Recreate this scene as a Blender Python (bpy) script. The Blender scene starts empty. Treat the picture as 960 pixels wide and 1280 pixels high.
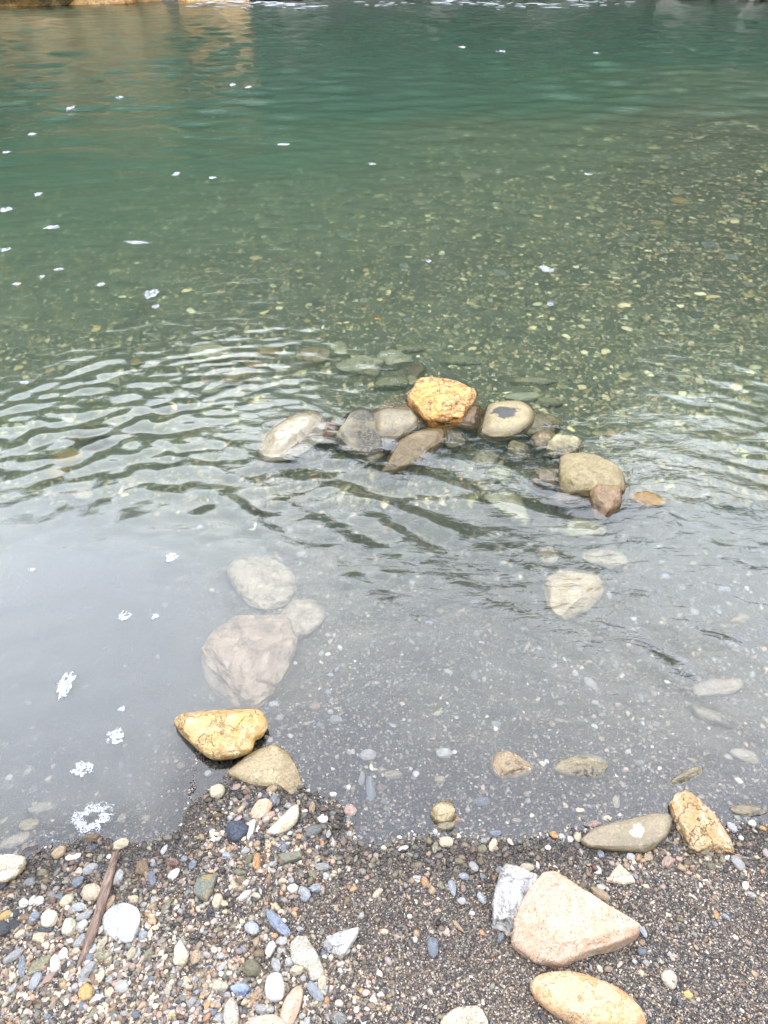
import bpy, math, random, colorsys
import numpy as np
from mathutils import Vector, noise as mnoise

random.seed(7)
RNG = np.random.default_rng(7)
SC = bpy.context.scene
COL = SC.collection
R = math.radians

# ---------------------------------------------------------------- camera
CAM_H, PITCH, FPX = 1.6, R(38.4), 924.0          # FPX: focal length in pixels of the 960x1280 photograph
cam = bpy.data.cameras.new('camera'); camo = bpy.data.objects.new('camera', cam); COL.objects.link(camo)
cam.sensor_fit = 'VERTICAL'; cam.angle = 2 * math.atan(640 / FPX)
camo.location = (0, 0, CAM_H); camo.rotation_euler = (R(90) - PITCH, 0, 0)
cam.clip_start = 0.05; cam.clip_end = 2000
SC.camera = camo

# ---------------------------------------------------------------- sky, sun, exposure
SUN_EL, SUN_AZ = R(62), R(150)                    # azimuth measured from +Y clockwise
w = bpy.data.worlds.new('World'); SC.world = w; w.use_nodes = True
nt = w.node_tree; nt.nodes.clear()
out = nt.nodes.new('ShaderNodeOutputWorld'); bg = nt.nodes.new('ShaderNodeBackground')
sky = nt.nodes.new('ShaderNodeTexSky'); sky.sky_type = 'NISHITA'; sky.sun_disc = False
sky.sun_elevation = SUN_EL; sky.sun_rotation = SUN_AZ
tc = nt.nodes.new('ShaderNodeTexCoord'); nz = nt.nodes.new('ShaderNodeTexNoise')
nz.inputs['Scale'].default_value = 2.2; nz.inputs['Detail'].default_value = 5; nz.inputs['Roughness'].default_value = .55
cr = nt.nodes.new('ShaderNodeValToRGB')
cr.color_ramp.elements[0].position = .3; cr.color_ramp.elements[0].color = (.60, .67, .84, 1)
cr.color_ramp.elements[1].position = .7; cr.color_ramp.elements[1].color = (.98, 1.0, 1.06, 1)
mul = nt.nodes.new('ShaderNodeVectorMath'); mul.operation = 'SCALE'; mul.inputs['Scale'].default_value = 80.0
mx = nt.nodes.new('ShaderNodeMix'); mx.data_type = 'RGBA'; mx.inputs[0].default_value = .88
L = nt.links.new
L(tc.outputs['Generated'], nz.inputs['Vector']); L(nz.outputs['Fac'], cr.inputs['Fac'])
sep = nt.nodes.new('ShaderNodeSeparateXYZ'); mr = nt.nodes.new('ShaderNodeMapRange'); lit = nt.nodes.new('ShaderNodeVectorMath'); lit.operation = 'SCALE'
mr.inputs[1].default_value = .45; mr.inputs[2].default_value = .9; mr.inputs[3].default_value = 1.4; mr.inputs[4].default_value = .95   # overcast is brighter low down than overhead here
L(tc.outputs['Generated'], sep.inputs[0]); L(sep.outputs['Z'], mr.inputs[0]); L(cr.outputs['Color'], lit.inputs[0]); L(mr.outputs[0], lit.inputs['Scale']); L(lit.outputs[0], mul.inputs[0])
L(sky.outputs['Color'], mx.inputs[6]); L(mul.outputs[0], mx.inputs[7]); L(mx.outputs[2], bg.inputs['Color'])
bg.inputs['Strength'].default_value = 0.1
L(bg.outputs[0], out.inputs['Surface'])
sun = bpy.data.lights.new('sun', 'SUN'); suno = bpy.data.objects.new('sun', sun); COL.objects.link(suno)
sun.energy = 1.2; sun.angle = R(24); sun.color = (1, .96, .90)
sd = Vector((math.sin(SUN_AZ) * math.cos(SUN_EL), math.cos(SUN_AZ) * math.cos(SUN_EL), math.sin(SUN_EL)))
suno.rotation_euler = sd.to_track_quat('Z', 'Y').to_euler()
SC.view_settings.view_transform = 'Standard'; SC.view_settings.look = 'None'
SC.view_settings.exposure = 0.05; SC.view_settings.gamma = 1
SC.render.engine = 'CYCLES'
cy = SC.cycles
cy.use_denoising = True; cy.max_bounces = 10; cy.transmission_bounces = 6; cy.volume_bounces = 1; cy.diffuse_bounces = 3; cy.glossy_bounces = 3
cy.transparent_max_bounces = 8; cy.sample_clamp_indirect = 12; cy.caustics_refractive = True; cy.caustics_reflective = False

# ---------------------------------------------------------------- pixel <-> place
CP, SP = math.cos(PITCH), math.sin(PITCH)
IOR = 1.333
def ray(px, py):
    cx, cyy = (px - 480) / FPX, (640 - py) / FPX
    d = np.array([cx, CP + cyy * SP, -SP + cyy * CP]); return d / np.linalg.norm(d)
def place(px, py, z=0.0):
    """the point at height z seen at that pixel of the photograph (through the water when z is below it)"""
    d = ray(px, py)
    if z >= 0: return np.array([0, 0, CAM_H]) + d * ((z - CAM_H) / d[2])
    p = np.array([0, 0, CAM_H]) + d * (-CAM_H / d[2])
    eta = 1 / IOR; ci = -d[2]; k = 1 - eta * eta * (1 - ci * ci)
    t = eta * d + (eta * ci - math.sqrt(k)) * np.array([0, 0, 1.0])
    return p + t * (z / t[2])
def topx(x, y, z=0.0):
    X = x; Y = y; Z = z - CAM_H
    dep = Y * CP - Z * SP; up = Y * SP + Z * CP
    dep = np.where(dep < .05, .05, dep)
    return 480 + FPX * X / dep, 640 - FPX * up / dep

# ---------------------------------------------------------------- numpy noise
_perm = RNG.random((256, 256))
def vnoise(x, y):
    xi = np.floor(x).astype(int); yi = np.floor(y).astype(int); fx = x - xi; fy = y - yi
    fx = fx * fx * (3 - 2 * fx); fy = fy * fy * (3 - 2 * fy)
    g = lambda a, b: _perm[a & 255, b & 255]
    return (g(xi, yi) * (1 - fx) + g(xi + 1, yi) * fx) * (1 - fy) + (g(xi, yi + 1) * (1 - fx) + g(xi + 1, yi + 1) * fx) * fy - .5
def fnoise(x, y, s, o=4):
    r = 0; a = 1
    for i in range(o):
        r = r + a * vnoise(x * s + 17.3 * i, y * s - 9.1 * i); s *= 2.03; a *= .5
    return r
def sstep(a, b, x):
    t = np.clip((x - a) / (b - a), 0, 1); return t * t * (3 - 2 * t)

# ---------------------------------------------------------------- terrain
SHORE_PX = [(-260, 1130), (-120, 1105), (-40, 1092), (5, 1078), (40, 1062), (70, 1053), (95, 1046), (125, 1042), (150, 1051), (180, 1057), (205, 1051), (222, 1036),
            (238, 1008), (243, 978), (247, 946), (335, 934), (366, 972), (384, 994), (420, 1004), (434, 1030), (446, 1056), (480, 1058), (520, 1049),
            (560, 1046), (600, 1052), (640, 1051), (700, 1044), (730, 1040), (790, 1030), (850, 1022), (900, 1036), (960, 1030), (1060, 1022), (1250, 1010)]
SH = np.array([place(a, b)[:2] for a, b in SHORE_PX])
SH = np.vstack([[[-60, -9], [-8, -1.2]], [SH[0] + [-.6, -.1]], SH, [[3.5, 1.1], [9, .6], [60, -6]]])
SH = SH[np.argsort(SH[:, 0], kind='stable')]
def shore_dist(x, y):
    """signed distance to the water line, positive on land"""
    x = np.asarray(x, float).ravel(); y = np.asarray(y, float).ravel()
    best = np.full(x.shape, 1e9)
    for (ax, ay), (bx, by) in zip(SH[:-1], SH[1:]):
        dx, dy = bx - ax, by - ay; l = dx * dx + dy * dy + 1e-12
        t = np.clip(((x - ax) * dx + (y - ay) * dy) / l, 0, 1)
        best = np.minimum(best, (x - ax - t * dx) ** 2 + (y - ay - t * dy) ** 2)
    s = np.sqrt(best)
    return np.where(y < np.interp(x, SH[:, 0], SH[:, 1]), s, -s)
DEPTHS = [(60, 950, .10), (150, 880, .14), (60, 800, .17), (200, 760, .14), (320, 720, .11), (310, 830, .10), (420, 800, .07), (420, 930, .035),
          (560, 1000, .02), (700, 1000, .02), (860, 960, .03), (600, 900, .05), (900, 850, .07), (750, 840, .07), (600, 800, .09),
          (480, 690, .13), (700, 720, .11), (920, 720, .11), (60, 620, .19), (200, 620, .18), (350, 600, .15), (530, 570, .15), (700, 590, .14),
          (900, 600, .16), (100, 520, .24), (300, 500, .22), (480, 490, .20), (650, 490, .21), (880, 500, .23), (60, 420, .24), (300, 420, .20),
          (560, 420, .24), (820, 420, .22), (60, 330, .32), (300, 330, .26), (600, 330, .22), (900, 330, .17), (60, 240, .52), (300, 240, .38),
          (600, 240, .27), (900, 240, .17), (60, 160, 1.0), (300, 160, .75), (600, 160, .38), (900, 160, .2), (60, 90, 2.4), (300, 90, 2.0),
          (600, 90, 1.1), (900, 90, .42), (200, 40, 3.4), (500, 40, 3.2), (800, 40, 2.2), (480, 15, 3.6), (-500, 300, 1.0), (1400, 300, .3), (-500, 700, .3), (1400, 800, .2)]
_dp = np.array([list(place(a, b)[:2]) + [c] for a, b, c in DEPTHS])
def _uv(x, y):
    r = np.hypot(x, y) + .3; return np.log(r), np.arctan2(x, np.maximum(y, .05))
_du = np.array(_uv(_dp[:, 0], _dp[:, 1])).T
def water_depth(x, y):
    u, v = _uv(x, y); num = 0; den = 0
    for (a, b), dz in zip(_du, _dp[:, 2]):
        wgt = 1 / ((u - a) ** 2 + (v - b) ** 2 * 1.3 + .012) ** 2
        num = num + wgt * dz; den = den + wgt
    return num / den
def bank_edge(az):
    return 25.0 + 1.4 * np.sin(az * 2.3 + 1) + .8 * np.sin(az * 7.1)
def ridge_elev(az):
    d = np.degrees(az)
    return 28.3 + 10.5 * np.exp(-((d - 8) / 15) ** 2) + 1.6 * np.sin(az * 9) + 1.2 * np.sin(az * 21 + 2)
def height(x, y, fine=True):
    sh = np.shape(x); x = np.asarray(x, float).ravel(); y = np.asarray(y, float).ravel()
    s = shore_dist(x, y); s = s + (.022 * fnoise(x, y, 5.5, 3) + .006 * fnoise(x, y, 30, 2)) * (np.hypot(x, y) < 6)
    D = water_depth(x, y)
    zw = -D * (1 - np.exp(s / (.25 * (.12 + D) + .12)))
    zw = np.minimum(zw, .03 * s)
    zl = .05 * s - .05 * np.clip(s - .0, 0, 1.2) + .085 * np.clip(s, 0, 1.2) * sstep(-.05, .12, s) + .04 * np.clip(s - 1.2, 0, 12)
    zl = zl + np.clip(s - 4.5, 0, 45) * 1.15  # unseen steep slope behind the camera, raised to keep skylight off the shore
    z = np.where(s < 0, zw, zl)
    z = z + (.010 * fnoise(x, y, 3.1, 3) + .004 * fnoise(x, y, 14, 2)) * sstep(0, .18, np.abs(s)) + .0012 * fnoise(x, y, 45, 2)
    r = np.hypot(x, y); az = np.arctan2(x, y); e = bank_edge(az); f = (y > 0) & (np.abs(az) < 1.45)
    rise = -.9 + 1.5 * sstep(-1.0, 1.6, r - e) * 1.4
    slope = np.tan(np.radians(ridge_elev(az) - 6.0)) * 62
    hill = rise + sstep(e + 1.0, 66, r) * slope * (.85 + .15 * sstep(0, 10, r - e)) + fnoise(x, y, .13, 4) * 3.0 * sstep(0, 12, r - e)
    k = sstep(e - 2.5, e - .2, r)
    z = np.where(f, z * (1 - k) + hill * k, z)
    return z.reshape(sh)
def ground_px(px, py):
    """pixel -> point on the terrain"""
    z = 0.0
    for _ in range(6):
        p = place(px, py, z); z = .5 * z + .5 * float(height(p[0], p[1]))
    p = place(px, py, z); return np.array([p[0], p[1], float(height(p[0], p[1]))])

# ---------------------------------------------------------------- mesh and tag helpers
def tag(o, label=None, cat=None, group=None, kind=None):
    if label: o['label'] = label
    if cat: o['category'] = cat
    if group: o['group'] = group
    if kind: o['kind'] = kind
    return o
def link(name, me, mat=None, parent=None, loc=None):
    o = bpy.data.objects.new(name, me); COL.objects.link(o)
    if mat is not None and not me.materials: me.materials.append(mat)
    if parent is not None: o.parent = parent
    if loc is not None: o.location = loc
    return o
def np_mesh(name, V, F, smooth=True, colors=None, attrs=None):
    me = bpy.data.meshes.new(name)
    V = np.asarray(V, np.float32); F = np.asarray(F, np.int32); n = F.shape[1]
    me.vertices.add(len(V)); me.vertices.foreach_set('co', V.ravel())
    me.loops.add(F.size); me.loops.foreach_set('vertex_index', F.ravel())
    me.polygons.add(len(F)); me.polygons.foreach_set('loop_start', np.arange(0, F.size, n, dtype=np.int32))
    me.polygons.foreach_set('use_smooth', np.full(len(F), smooth))
    me.update(calc_edges=True)
    if colors is not None:
        a = me.color_attributes.new('col', 'FLOAT_COLOR', 'POINT'); c = np.ones((len(V), 4), np.float32); c[:, :3] = colors
        a.data.foreach_set('color', c.ravel())
    for k, v in (attrs or {}).items():
        a = me.attributes.new(k, 'FLOAT', 'POINT'); a.data.foreach_set('value', np.asarray(v, np.float32))
    return me
_ico = {}
def ico(sub):
    if sub in _ico: return _ico[sub]
    t = (1 + 5 ** .5) / 2
    V = [(-1, t, 0), (1, t, 0), (-1, -t, 0), (1, -t, 0), (0, -1, t), (0, 1, t), (0, -1, -t), (0, 1, -t), (t, 0, -1), (t, 0, 1), (-t, 0, -1), (-t, 0, 1)]
    F = [(0, 11, 5), (0, 5, 1), (0, 1, 7), (0, 7, 10), (0, 10, 11), (1, 5, 9), (5, 11, 4), (11, 10, 2), (10, 7, 6), (7, 1, 8),
         (3, 9, 4), (3, 4, 2), (3, 2, 6), (3, 6, 8), (3, 8, 9), (4, 9, 5), (2, 4, 11), (6, 2, 10), (8, 6, 7), (9, 8, 1)]
    V = [np.array(v) / math.sqrt(1 + t * t) for v in V]
    for _ in range(sub):
        mid = {}; G = []
        def m(a, b):
            k = (min(a, b), max(a, b))
            if k not in mid:
                p = V[a] + V[b]; V.append(p / np.linalg.norm(p)); mid[k] = len(V) - 1
            return mid[k]
        for a, b, c in F:
            ab, bc, ca = m(a, b), m(b, c), m(c, a); G += [(a, ab, ca), (b, bc, ab), (c, ca, bc), (ab, bc, ca)]
        F = G
    _ico[sub] = (np.array(V), np.array(F)); return _ico[sub]
# ---------------------------------------------------------------- materials
class NT:
    def __init__(s, name):
        s.m = bpy.data.materials.new(name); s.m.use_nodes = True; s.t = s.m.node_tree; s.t.nodes.clear()
        s.out = s.t.nodes.new('ShaderNodeOutputMaterial')
    def n(s, typ, ins=None, **kw):
        nd = s.t.nodes.new('ShaderNode' + typ)
        for k, v in kw.items(): setattr(nd, k, v)
        for k, v in (ins or {}).items():
            if isinstance(v, tuple) and len(v) == 2 and hasattr(v[0], 'outputs'): s.t.links.new(v[0].outputs[v[1]], nd.inputs[k])
            elif hasattr(v, 'outputs'): s.t.links.new(v.outputs[0], nd.inputs[k])
            else: nd.inputs[k].default_value = v
        return nd
    def mix(s, f, a, b, blend='MIX'):
        nd = s.t.nodes.new('ShaderNodeMix'); nd.data_type = 'RGBA'; nd.blend_type = blend
        for i, v in ((0, f), (6, a), (7, b)):
            if isinstance(v, tuple) and hasattr(v[0], 'outputs'): s.t.links.new(v[0].outputs[v[1]], nd.inputs[i])
            elif hasattr(v, 'outputs'): s.t.links.new(v.outputs[2 if v.bl_idname == 'ShaderNodeMix' else 0], nd.inputs[i])
            else: nd.inputs[i].default_value = (v if i == 0 else tuple(v) + (1,))
        return nd
    def ramp(s, f, stops, interp='LINEAR'):
        nd = s.t.nodes.new('ShaderNodeValToRGB'); cr = nd.color_ramp; cr.interpolation = interp
        while len(cr.elements) < len(stops): cr.elements.new(.5)
        for e, (p, c) in zip(cr.elements, stops):
            e.position = p; e.color = (c if len(c) == 4 else tuple(c) + (1,)) if isinstance(c, tuple) else (c, c, c, 1)
        if isinstance(f, tuple): s.t.links.new(f[0].outputs[f[1]], nd.inputs[0])
        else: s.t.links.new(f.outputs[0], nd.inputs[0])
        return nd
    def surf(s, base, rough=.7, bumps=(), spec=.3, normal_in=None):
        """bumps: (node, output, strength, distance)"""
        nrm = None
        for nd, o, st, di in bumps:
            b = s.n('Bump', {'Strength': st, 'Distance': di}); s.t.links.new(nd.outputs[o], b.inputs['Height'])
            if nrm: s.t.links.new(nrm.outputs[0], b.inputs['Normal'])
            nrm = b
        p = s.n('BsdfPrincipled')
        o = 2 if base.bl_idname == 'ShaderNodeMix' else 0
        s.t.links.new(base.outputs[o], p.inputs['Base Color'])
        if hasattr(rough, 'outputs'): s.t.links.new(rough.outputs[0], p.inputs['Roughness'])
        else: p.inputs['Roughness'].default_value = rough
        p.inputs['Specular IOR Level'].default_value = spec
        if nrm: s.t.links.new(nrm.outputs[0], p.inputs['Normal'])
        s.t.links.new(p.outputs[0], s.out.inputs['Surface']); return p

def rock_material(name, c1, c2, c3=None, scale=9.0, speck=0.0, speck_col=(.03, .03, .03), vein=None, veinw=.03, patch=None, rough=.62, bump=.6, crack=.35, grain=120.):
    """two-colour mottling, fine grain, specks, optional veins and a patch of another colour; object space"""
    s = NT(name); tc = s.n('TexCoord'); co = (tc, 'Object')
    n1 = s.n('TexNoise', {'Vector': co, 'Scale': scale, 'Detail': 7., 'Roughness': .62, 'Distortion': .6})
    f1 = s.ramp(n1, [(.36, 0.), (.64, 1.)])
    col = s.mix(f1, c1, c2)
    if c3:
        n2 = s.n('TexNoise', {'Vector': co, 'Scale': scale * 2.7, 'Detail': 6., 'Roughness': .7})
        col = s.mix(s.ramp(n2, [(.5, 0.), (.62, .85)]), col, c3)
    n3 = s.n('TexNoise', {'Vector': co, 'Scale': grain * 1.6, 'Detail': 4., 'Roughness': .8})
    col = s.mix(.75, col, s.ramp(n3, [(.3, .42), (.5, .95), (.72, 1.5)]), 'MULTIPLY')
    pits = s.n('TexVoronoi', {'Vector': co, 'Scale': grain * 1.1})
    col = s.mix(1., col, s.ramp((pits, 'Distance'), [(.1, .55), (.3, 1.)]), 'MULTIPLY') if crack > .2 else col
    if speck:
        n4 = s.n('TexNoise', {'Vector': co, 'Scale': grain * .7, 'Detail': 5., 'Roughness': .8})
        n5 = s.n('TexNoise', {'Vector': co, 'Scale': scale * .9, 'Detail': 3.})
        a = s.ramp(n4, [(.52 - speck * .12, 0.), (.6 - speck * .12, 1.)]); b = s.ramp(n5, [(.42, 0.), (.56, 1.)])
        mm = s.n('Math', {0: a, 1: b}, operation='MULTIPLY'); col = s.mix(mm, col, speck_col)
    wz = s.n('SeparateXYZ', {0: (s.n('NewGeometry'), 'Position')}); wn = s.n('Math', {0: n1, 1: .016, 2: -.016}, operation='MULTIPLY_ADD')
    wz = s.n('Math', {0: (wz, 'Z'), 1: wn}, operation='ADD'); wetr = s.n('MapRange', {0: wz, 1: .0, 2: .006, 3: 1., 4: 0.})   # soaked band at the water line
    col = s.mix(wetr, col, s.mix(1., col, (.88, .86, .82), 'MULTIPLY'))
    ca = s.n('Math', {0: wz}, operation='ABSOLUTE'); cl = s.n('MapRange', {0: ca, 1: .004, 2: .012, 3: .8, 4: 0.})                 # dark tide line
    col = s.mix(cl, col, s.mix(1., col, (.50, .47, .40), 'MULTIPLY'))
    cw = s.n('TexNoise', {'Vector': co, 'Scale': scale * 1.3, 'Detail': 5., 'Roughness': .6})
    line = s.n('Math', {0: cw, 1: .5}, operation='SUBTRACT'); line = s.n('Math', {0: line}, operation='ABSOLUTE')
    cf = s.ramp(line, [(0., 0.), (.018, 1.)])
    col = s.mix(crack * .6, col, cf, 'MULTIPLY')
    if vein:
        vn = s.n('TexNoise', {'Vector': co, 'Scale': scale * .55, 'Detail': 4., 'Roughness': .5, 'Distortion': 1.2})
        vl = s.n('Math', {0: vn, 1: .5}, operation='SUBTRACT'); vl = s.n('Math', {0: vl}, operation='ABSOLUTE')
        col = s.mix(s.ramp(vl, [(0., 1.), (veinw, 0.)]), col, vein)
    if patch:                                       # (x, y, radius, colour) in the stone's own space
        x, y, rad, pc = patch
        d = s.n('VectorMath', {0: co, 1: (x, y, 0)}, operation='SUBTRACT'); d = s.n('VectorMath', {0: d, 1: (1, 1, .3)}, operation='MULTIPLY')
        ln = s.n('VectorMath', {0: d}, operation='LENGTH'); pn = s.n('TexNoise', {'Vector': co, 'Scale': .7 / rad, 'Detail': 4., 'Roughness': .6})
        q = s.n('Math', {0: (ln, 'Value'), 1: 1 / rad}, operation='MULTIPLY'); q = s.n('Math', {0: pn, 1: 2.4, 2: q}, operation='MULTIPLY_ADD')
        col = s.mix(s.ramp(q, [(1.0, 1.), (1.0, 1.)]) if False else s.ramp(s.n('Math', {0: q, 1: -.9}, operation='ADD'), [(.85, 1.), (1.0, 0.)]), col, pc)
    s.surf(col, s.n('MapRange', {0: wetr, 3: rough, 4: .22}), ((n1, 0, bump * .6, .02), (n3, 0, bump, .0022), (pits, 'Distance', .3, .0012), (cf, 0, crack, .003)))
    return s.m

def pebble_material(name, wet_from_attr=False, per_vertex=False, rough=.5, k=1.0):
    s = NT(name); tc = s.n('TexCoord')
    if per_vertex:
        base = s.n('Attribute', attribute_name='col'); geo = s.n('NewGeometry'); co = (geo, 'Position')
        sc = 260.
        n = s.n('TexNoise', {'Vector': co, 'Scale': sc, 'Detail': 3., 'Roughness': .7})
        col = s.mix(.8, base, s.ramp(n, [(.3, .6), (.7, 1.35)]), 'MULTIPLY')
        s.surf(col, rough, ((n, 0, .35, .001),), spec=.35)
        return s.m
    oi = s.n('ObjectInfo')
    off = s.n('VectorMath', {0: (oi, 'Random'), 1: (31., 57., 13.)}, operation='MULTIPLY')
    co = s.n('VectorMath', {0: (tc, 'Object'), 1: off}, operation='ADD')
    n = s.n('TexNoise', {'Vector': co, 'Scale': 1.6, 'Detail': 6., 'Roughness': .65})
    g = s.n('TexNoise', {'Vector': co, 'Scale': 14., 'Detail': 4., 'Roughness': .8})
    base = (oi, 'Color')
    col = s.mix(.85, base, s.ramp(n, [(.3, (.62, .6, .6)), (.5, (1., .98, .95)), (.72, (1.3, 1.24, 1.12))]), 'MULTIPLY')
    col = s.mix(.6, col, s.ramp(g, [(.3, .5), (.55, 1.), (.75, 1.25)]), 'MULTIPLY')
    v = s.n('TexNoise', {'Vector': co, 'Scale': .9, 'Detail': 2., 'Distortion': 1.5})
    vl = s.n('Math', {0: v, 1: .5}, operation='SUBTRACT'); vl = s.n('Math', {0: vl}, operation='ABSOLUTE')
    vr = s.ramp(vl, [(0., 1.), (.012, 0.)])
    gate = s.n('Math', {0: (oi, 'Random'), 1: .6}, operation='GREATER_THAN'); gate = s.n('Math', {0: gate, 1: vr}, operation='MULTIPLY')
    gate = s.n('Math', {0: gate, 1: .7}, operation='MULTIPLY')
    col = s.mix(gate, col, (.55, .54, .5))
    s.surf(col, rough, ((n, 0, .5, .12), (g, 0, .35, .03)), spec=.35)
    return s.m

def ground_material():
    s = NT('ground'); geo = s.n('NewGeometry'); co = (geo, 'Position')
    vo = s.n('TexVoronoi', {'Vector': co, 'Scale': 330.}); v2 = s.n('TexVoronoi', {'Vector': co, 'Scale': 150., 'Randomness': 1.})
    sep = s.n('SeparateColor', {0: (vo, 'Color')})
    pal = s.ramp(sep, [(0., (.022, .020, .020)), (.22, (.042, .036, .032)), (.4, (.075, .056, .040)), (.58, (.06, .058, .060)), (.76, (.125, .096, .066)), (.9, (.13, .125, .12)), (.97, (.30, .28, .25))], 'CONSTANT')
    big = s.n('TexNoise', {'Vector': co, 'Scale': 5., 'Detail': 4.})
    col = s.mix(.8, pal, s.ramp(big, [(.35, (.75, .72, .7)), (.65, (1.2, 1.1, .98))]), 'MULTIPLY')
    col = s.mix(1., col, s.ramp((vo, 'Distance'), [(.25, 1.), (.7, .45)]), 'MULTIPLY')
    # silt on the river bed, leaf litter on the hills
    silt = s.n('Attribute', attribute_name='silt')
    sn = s.n('TexNoise', {'Vector': co, 'Scale': 9., 'Detail': 6.})
    sf = s.n('Math', {0: (silt, 'Fac'), 1: s.ramp(sn, [(.3, .35), (.7, 1.)])}, operation='MULTIPLY')
    col = s.mix(sf, col, s.mix(sn, (.26, .235, .13), (.46, .41, .24)))
    hl = s.n('Attribute', attribute_name='hill'); hn = s.n('TexNoise', {'Vector': co, 'Scale': .8, 'Detail': 8., 'Roughness': .7})
    col = s.mix((hl, 'Fac'), col, s.ramp(hn, [(.35, (.015, .025, .010)), (.55, (.03, .045, .016)), (.7, (.05, .055, .025))]))
    wet = s.n('Attribute', attribute_name='wet')
    col = s.mix((wet, 'Fac'), col, s.mix(1., col, (.5, .5, .5), 'MULTIPLY'))
    rr = s.n('MapRange', {0: (wet, 'Fac'), 3: .75, 4: .35})
    s.surf(col, rr, ((v2, 'Distance', .5, .006), (vo, 'Distance', .7, .003)), spec=.3)
    return s.m

def water_material():
    s = NT('river_water'); geo = s.n('NewGeometry'); co = (geo, 'Position')
    mp = s.n('Mapping', {'Vector': co, 'Scale': (1., 1.7, 1.)})
    n1 = s.n('TexNoise', {'Vector': mp, 'Scale': 16., 'Detail': 4., 'Roughness': .55, 'Distortion': .5})
    rip = s.n('Attribute', attribute_name='ripple')
    st = s.n('Math', {0: (rip, 'Fac'), 1: n1}, operation='MULTIPLY')
    b = s.n('Bump', {'Strength': 1., 'Distance': .010, 'Height': st})
    fr = s.n('Fresnel', {'IOR': 1.54, 'Normal': b})
    gl = s.n('BsdfGlossy', {'Roughness': .0, 'Normal': b}); rf = s.n('BsdfRefraction', {'IOR': IOR, 'Roughness': 0., 'Normal': b})
    m = s.n('MixShader', {0: fr, 1: rf, 2: gl}); s.t.links.new(m.outputs[0], s.out.inputs['Surface'])
    ab = s.n('VolumeAbsorption', {'Color': (.31, .87, .49, 1), 'Density': .82})
    scn = s.n('VolumeScatter', {'Color': (.56, .84, .76, 1), 'Density': .7, 'Anisotropy': .15})
    ad = s.n('AddShader', {0: ab, 1: scn}); s.t.links.new(ad.outputs[0], s.out.inputs['Volume'])
    s.m.cycles.homogeneous_volume = True
    return s.m

def foam_material():
    s = NT('foam'); tc = s.n('TexCoord'); co = (tc, 'Object')
    v = s.n('TexVoronoi', {'Vector': co, 'Scale': 260.}, feature='DISTANCE_TO_EDGE'); n = s.n('TexNoise', {'Vector': co, 'Scale': 90., 'Detail': 4.})
    col = s.mix(s.ramp((v, 'Distance'), [(.0, 0.), (.12, 1.)]), (.42, .43, .44), (.24, .25, .27))
    s.surf(col, .35, ((v, 'Distance', .8, .004), (n, 0, .4, .004)), spec=.5)
    return s.m

def wood_material(name, c1, c2):
    s = NT(name); tc = s.n('TexCoord'); mp = s.n('Mapping', {'Vector': (tc, 'Object'), 'Scale': (14., 1.2, 14.)})
    n = s.n('TexNoise', {'Vector': mp, 'Scale': 12., 'Detail': 7., 'Roughness': .7, 'Distortion': .5})
    n2 = s.n('TexNoise', {'Vector': (tc, 'Object'), 'Scale': 25., 'Detail': 4.})
    col = s.mix(s.ramp(n, [(.35, 0.), (.65, 1.)]), c1, c2); col = s.mix(.5, col, s.ramp(n2, [(.3, .6), (.7, 1.3)]), 'MULTIPLY')
    s.surf(col, .55, ((n, 0, .9, .004),)); return s.m

def leaf_material(name):
    s = NT(name); a = s.n('Attribute', attribute_name='col')
    p = s.n('BsdfPrincipled', {'Base Color': (a, 'Color'), 'Roughness': .6}); s.t.links.new(p.outputs[0], s.out.inputs['Surface']); return s.m

M_GROUND = ground_material(); M_WATER = water_material(); M_FOAM = foam_material()
M_PEB = pebble_material('pebble_rock'); M_PEBWET = pebble_material('wet_pebble_rock', rough=.3)
M_GRAVEL = pebble_material('gravel', per_vertex=True, rough=.55)

# ---------------------------------------------------------------- terrain mesh (one sheet to the horizon)
def polar(rs, azs):
    Rr, A = np.meshgrid(rs, azs, indexing='ij'); return Rr * np.sin(A), Rr * np.cos(A)
rs = np.concatenate([[.02, .1, .2, .3], np.linspace(.36, 1.6, 200), np.geomspace(1.61, 6, 200), np.geomspace(6.1, 24, 90), np.geomspace(24.4, 80, 70), np.geomspace(90, 900, 10)])
azs = np.concatenate([np.linspace(-math.pi, -.8, 30)[:-1], np.linspace(-.8, .8, 300), np.linspace(.8, math.pi, 30)[1:]])
X, Y = polar(rs, azs)
Z = height(X, Y)
n0, n1 = X.shape
idx = np.arange(n0 * n1).reshape(n0, n1)
F = np.stack([idx[:-1, :-1], idx[:-1, 1:], idx[1:, 1:], idx[1:, :-1]], -1).reshape(-1, 4)[:, ::-1]
S = shore_dist(X, Y)
rr = np.hypot(X, Y).ravel()
wet = 1 - sstep(.02, .16, S)
wet = np.clip(wet + .5 * sstep(.05, .3, fnoise(X, Y, 5, 3)).ravel(), 0, 1)
silt = .35 * sstep(.005, .06, -Z.ravel()) + .5 * sstep(.10, .35, -Z.ravel())
e = bank_edge(np.arctan2(X, Y)).ravel()
hill = np.where((Y.ravel() > 0), sstep(.3, 1.6, rr - e), sstep(3.5, 6, S))
me = np_mesh('ground', np.stack([X.ravel(), Y.ravel(), Z.ravel()], -1), F, attrs={'wet': wet, 'silt': silt, 'hill': hill})
tag(link('ground', me, M_GROUND), kind='structure')

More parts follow.
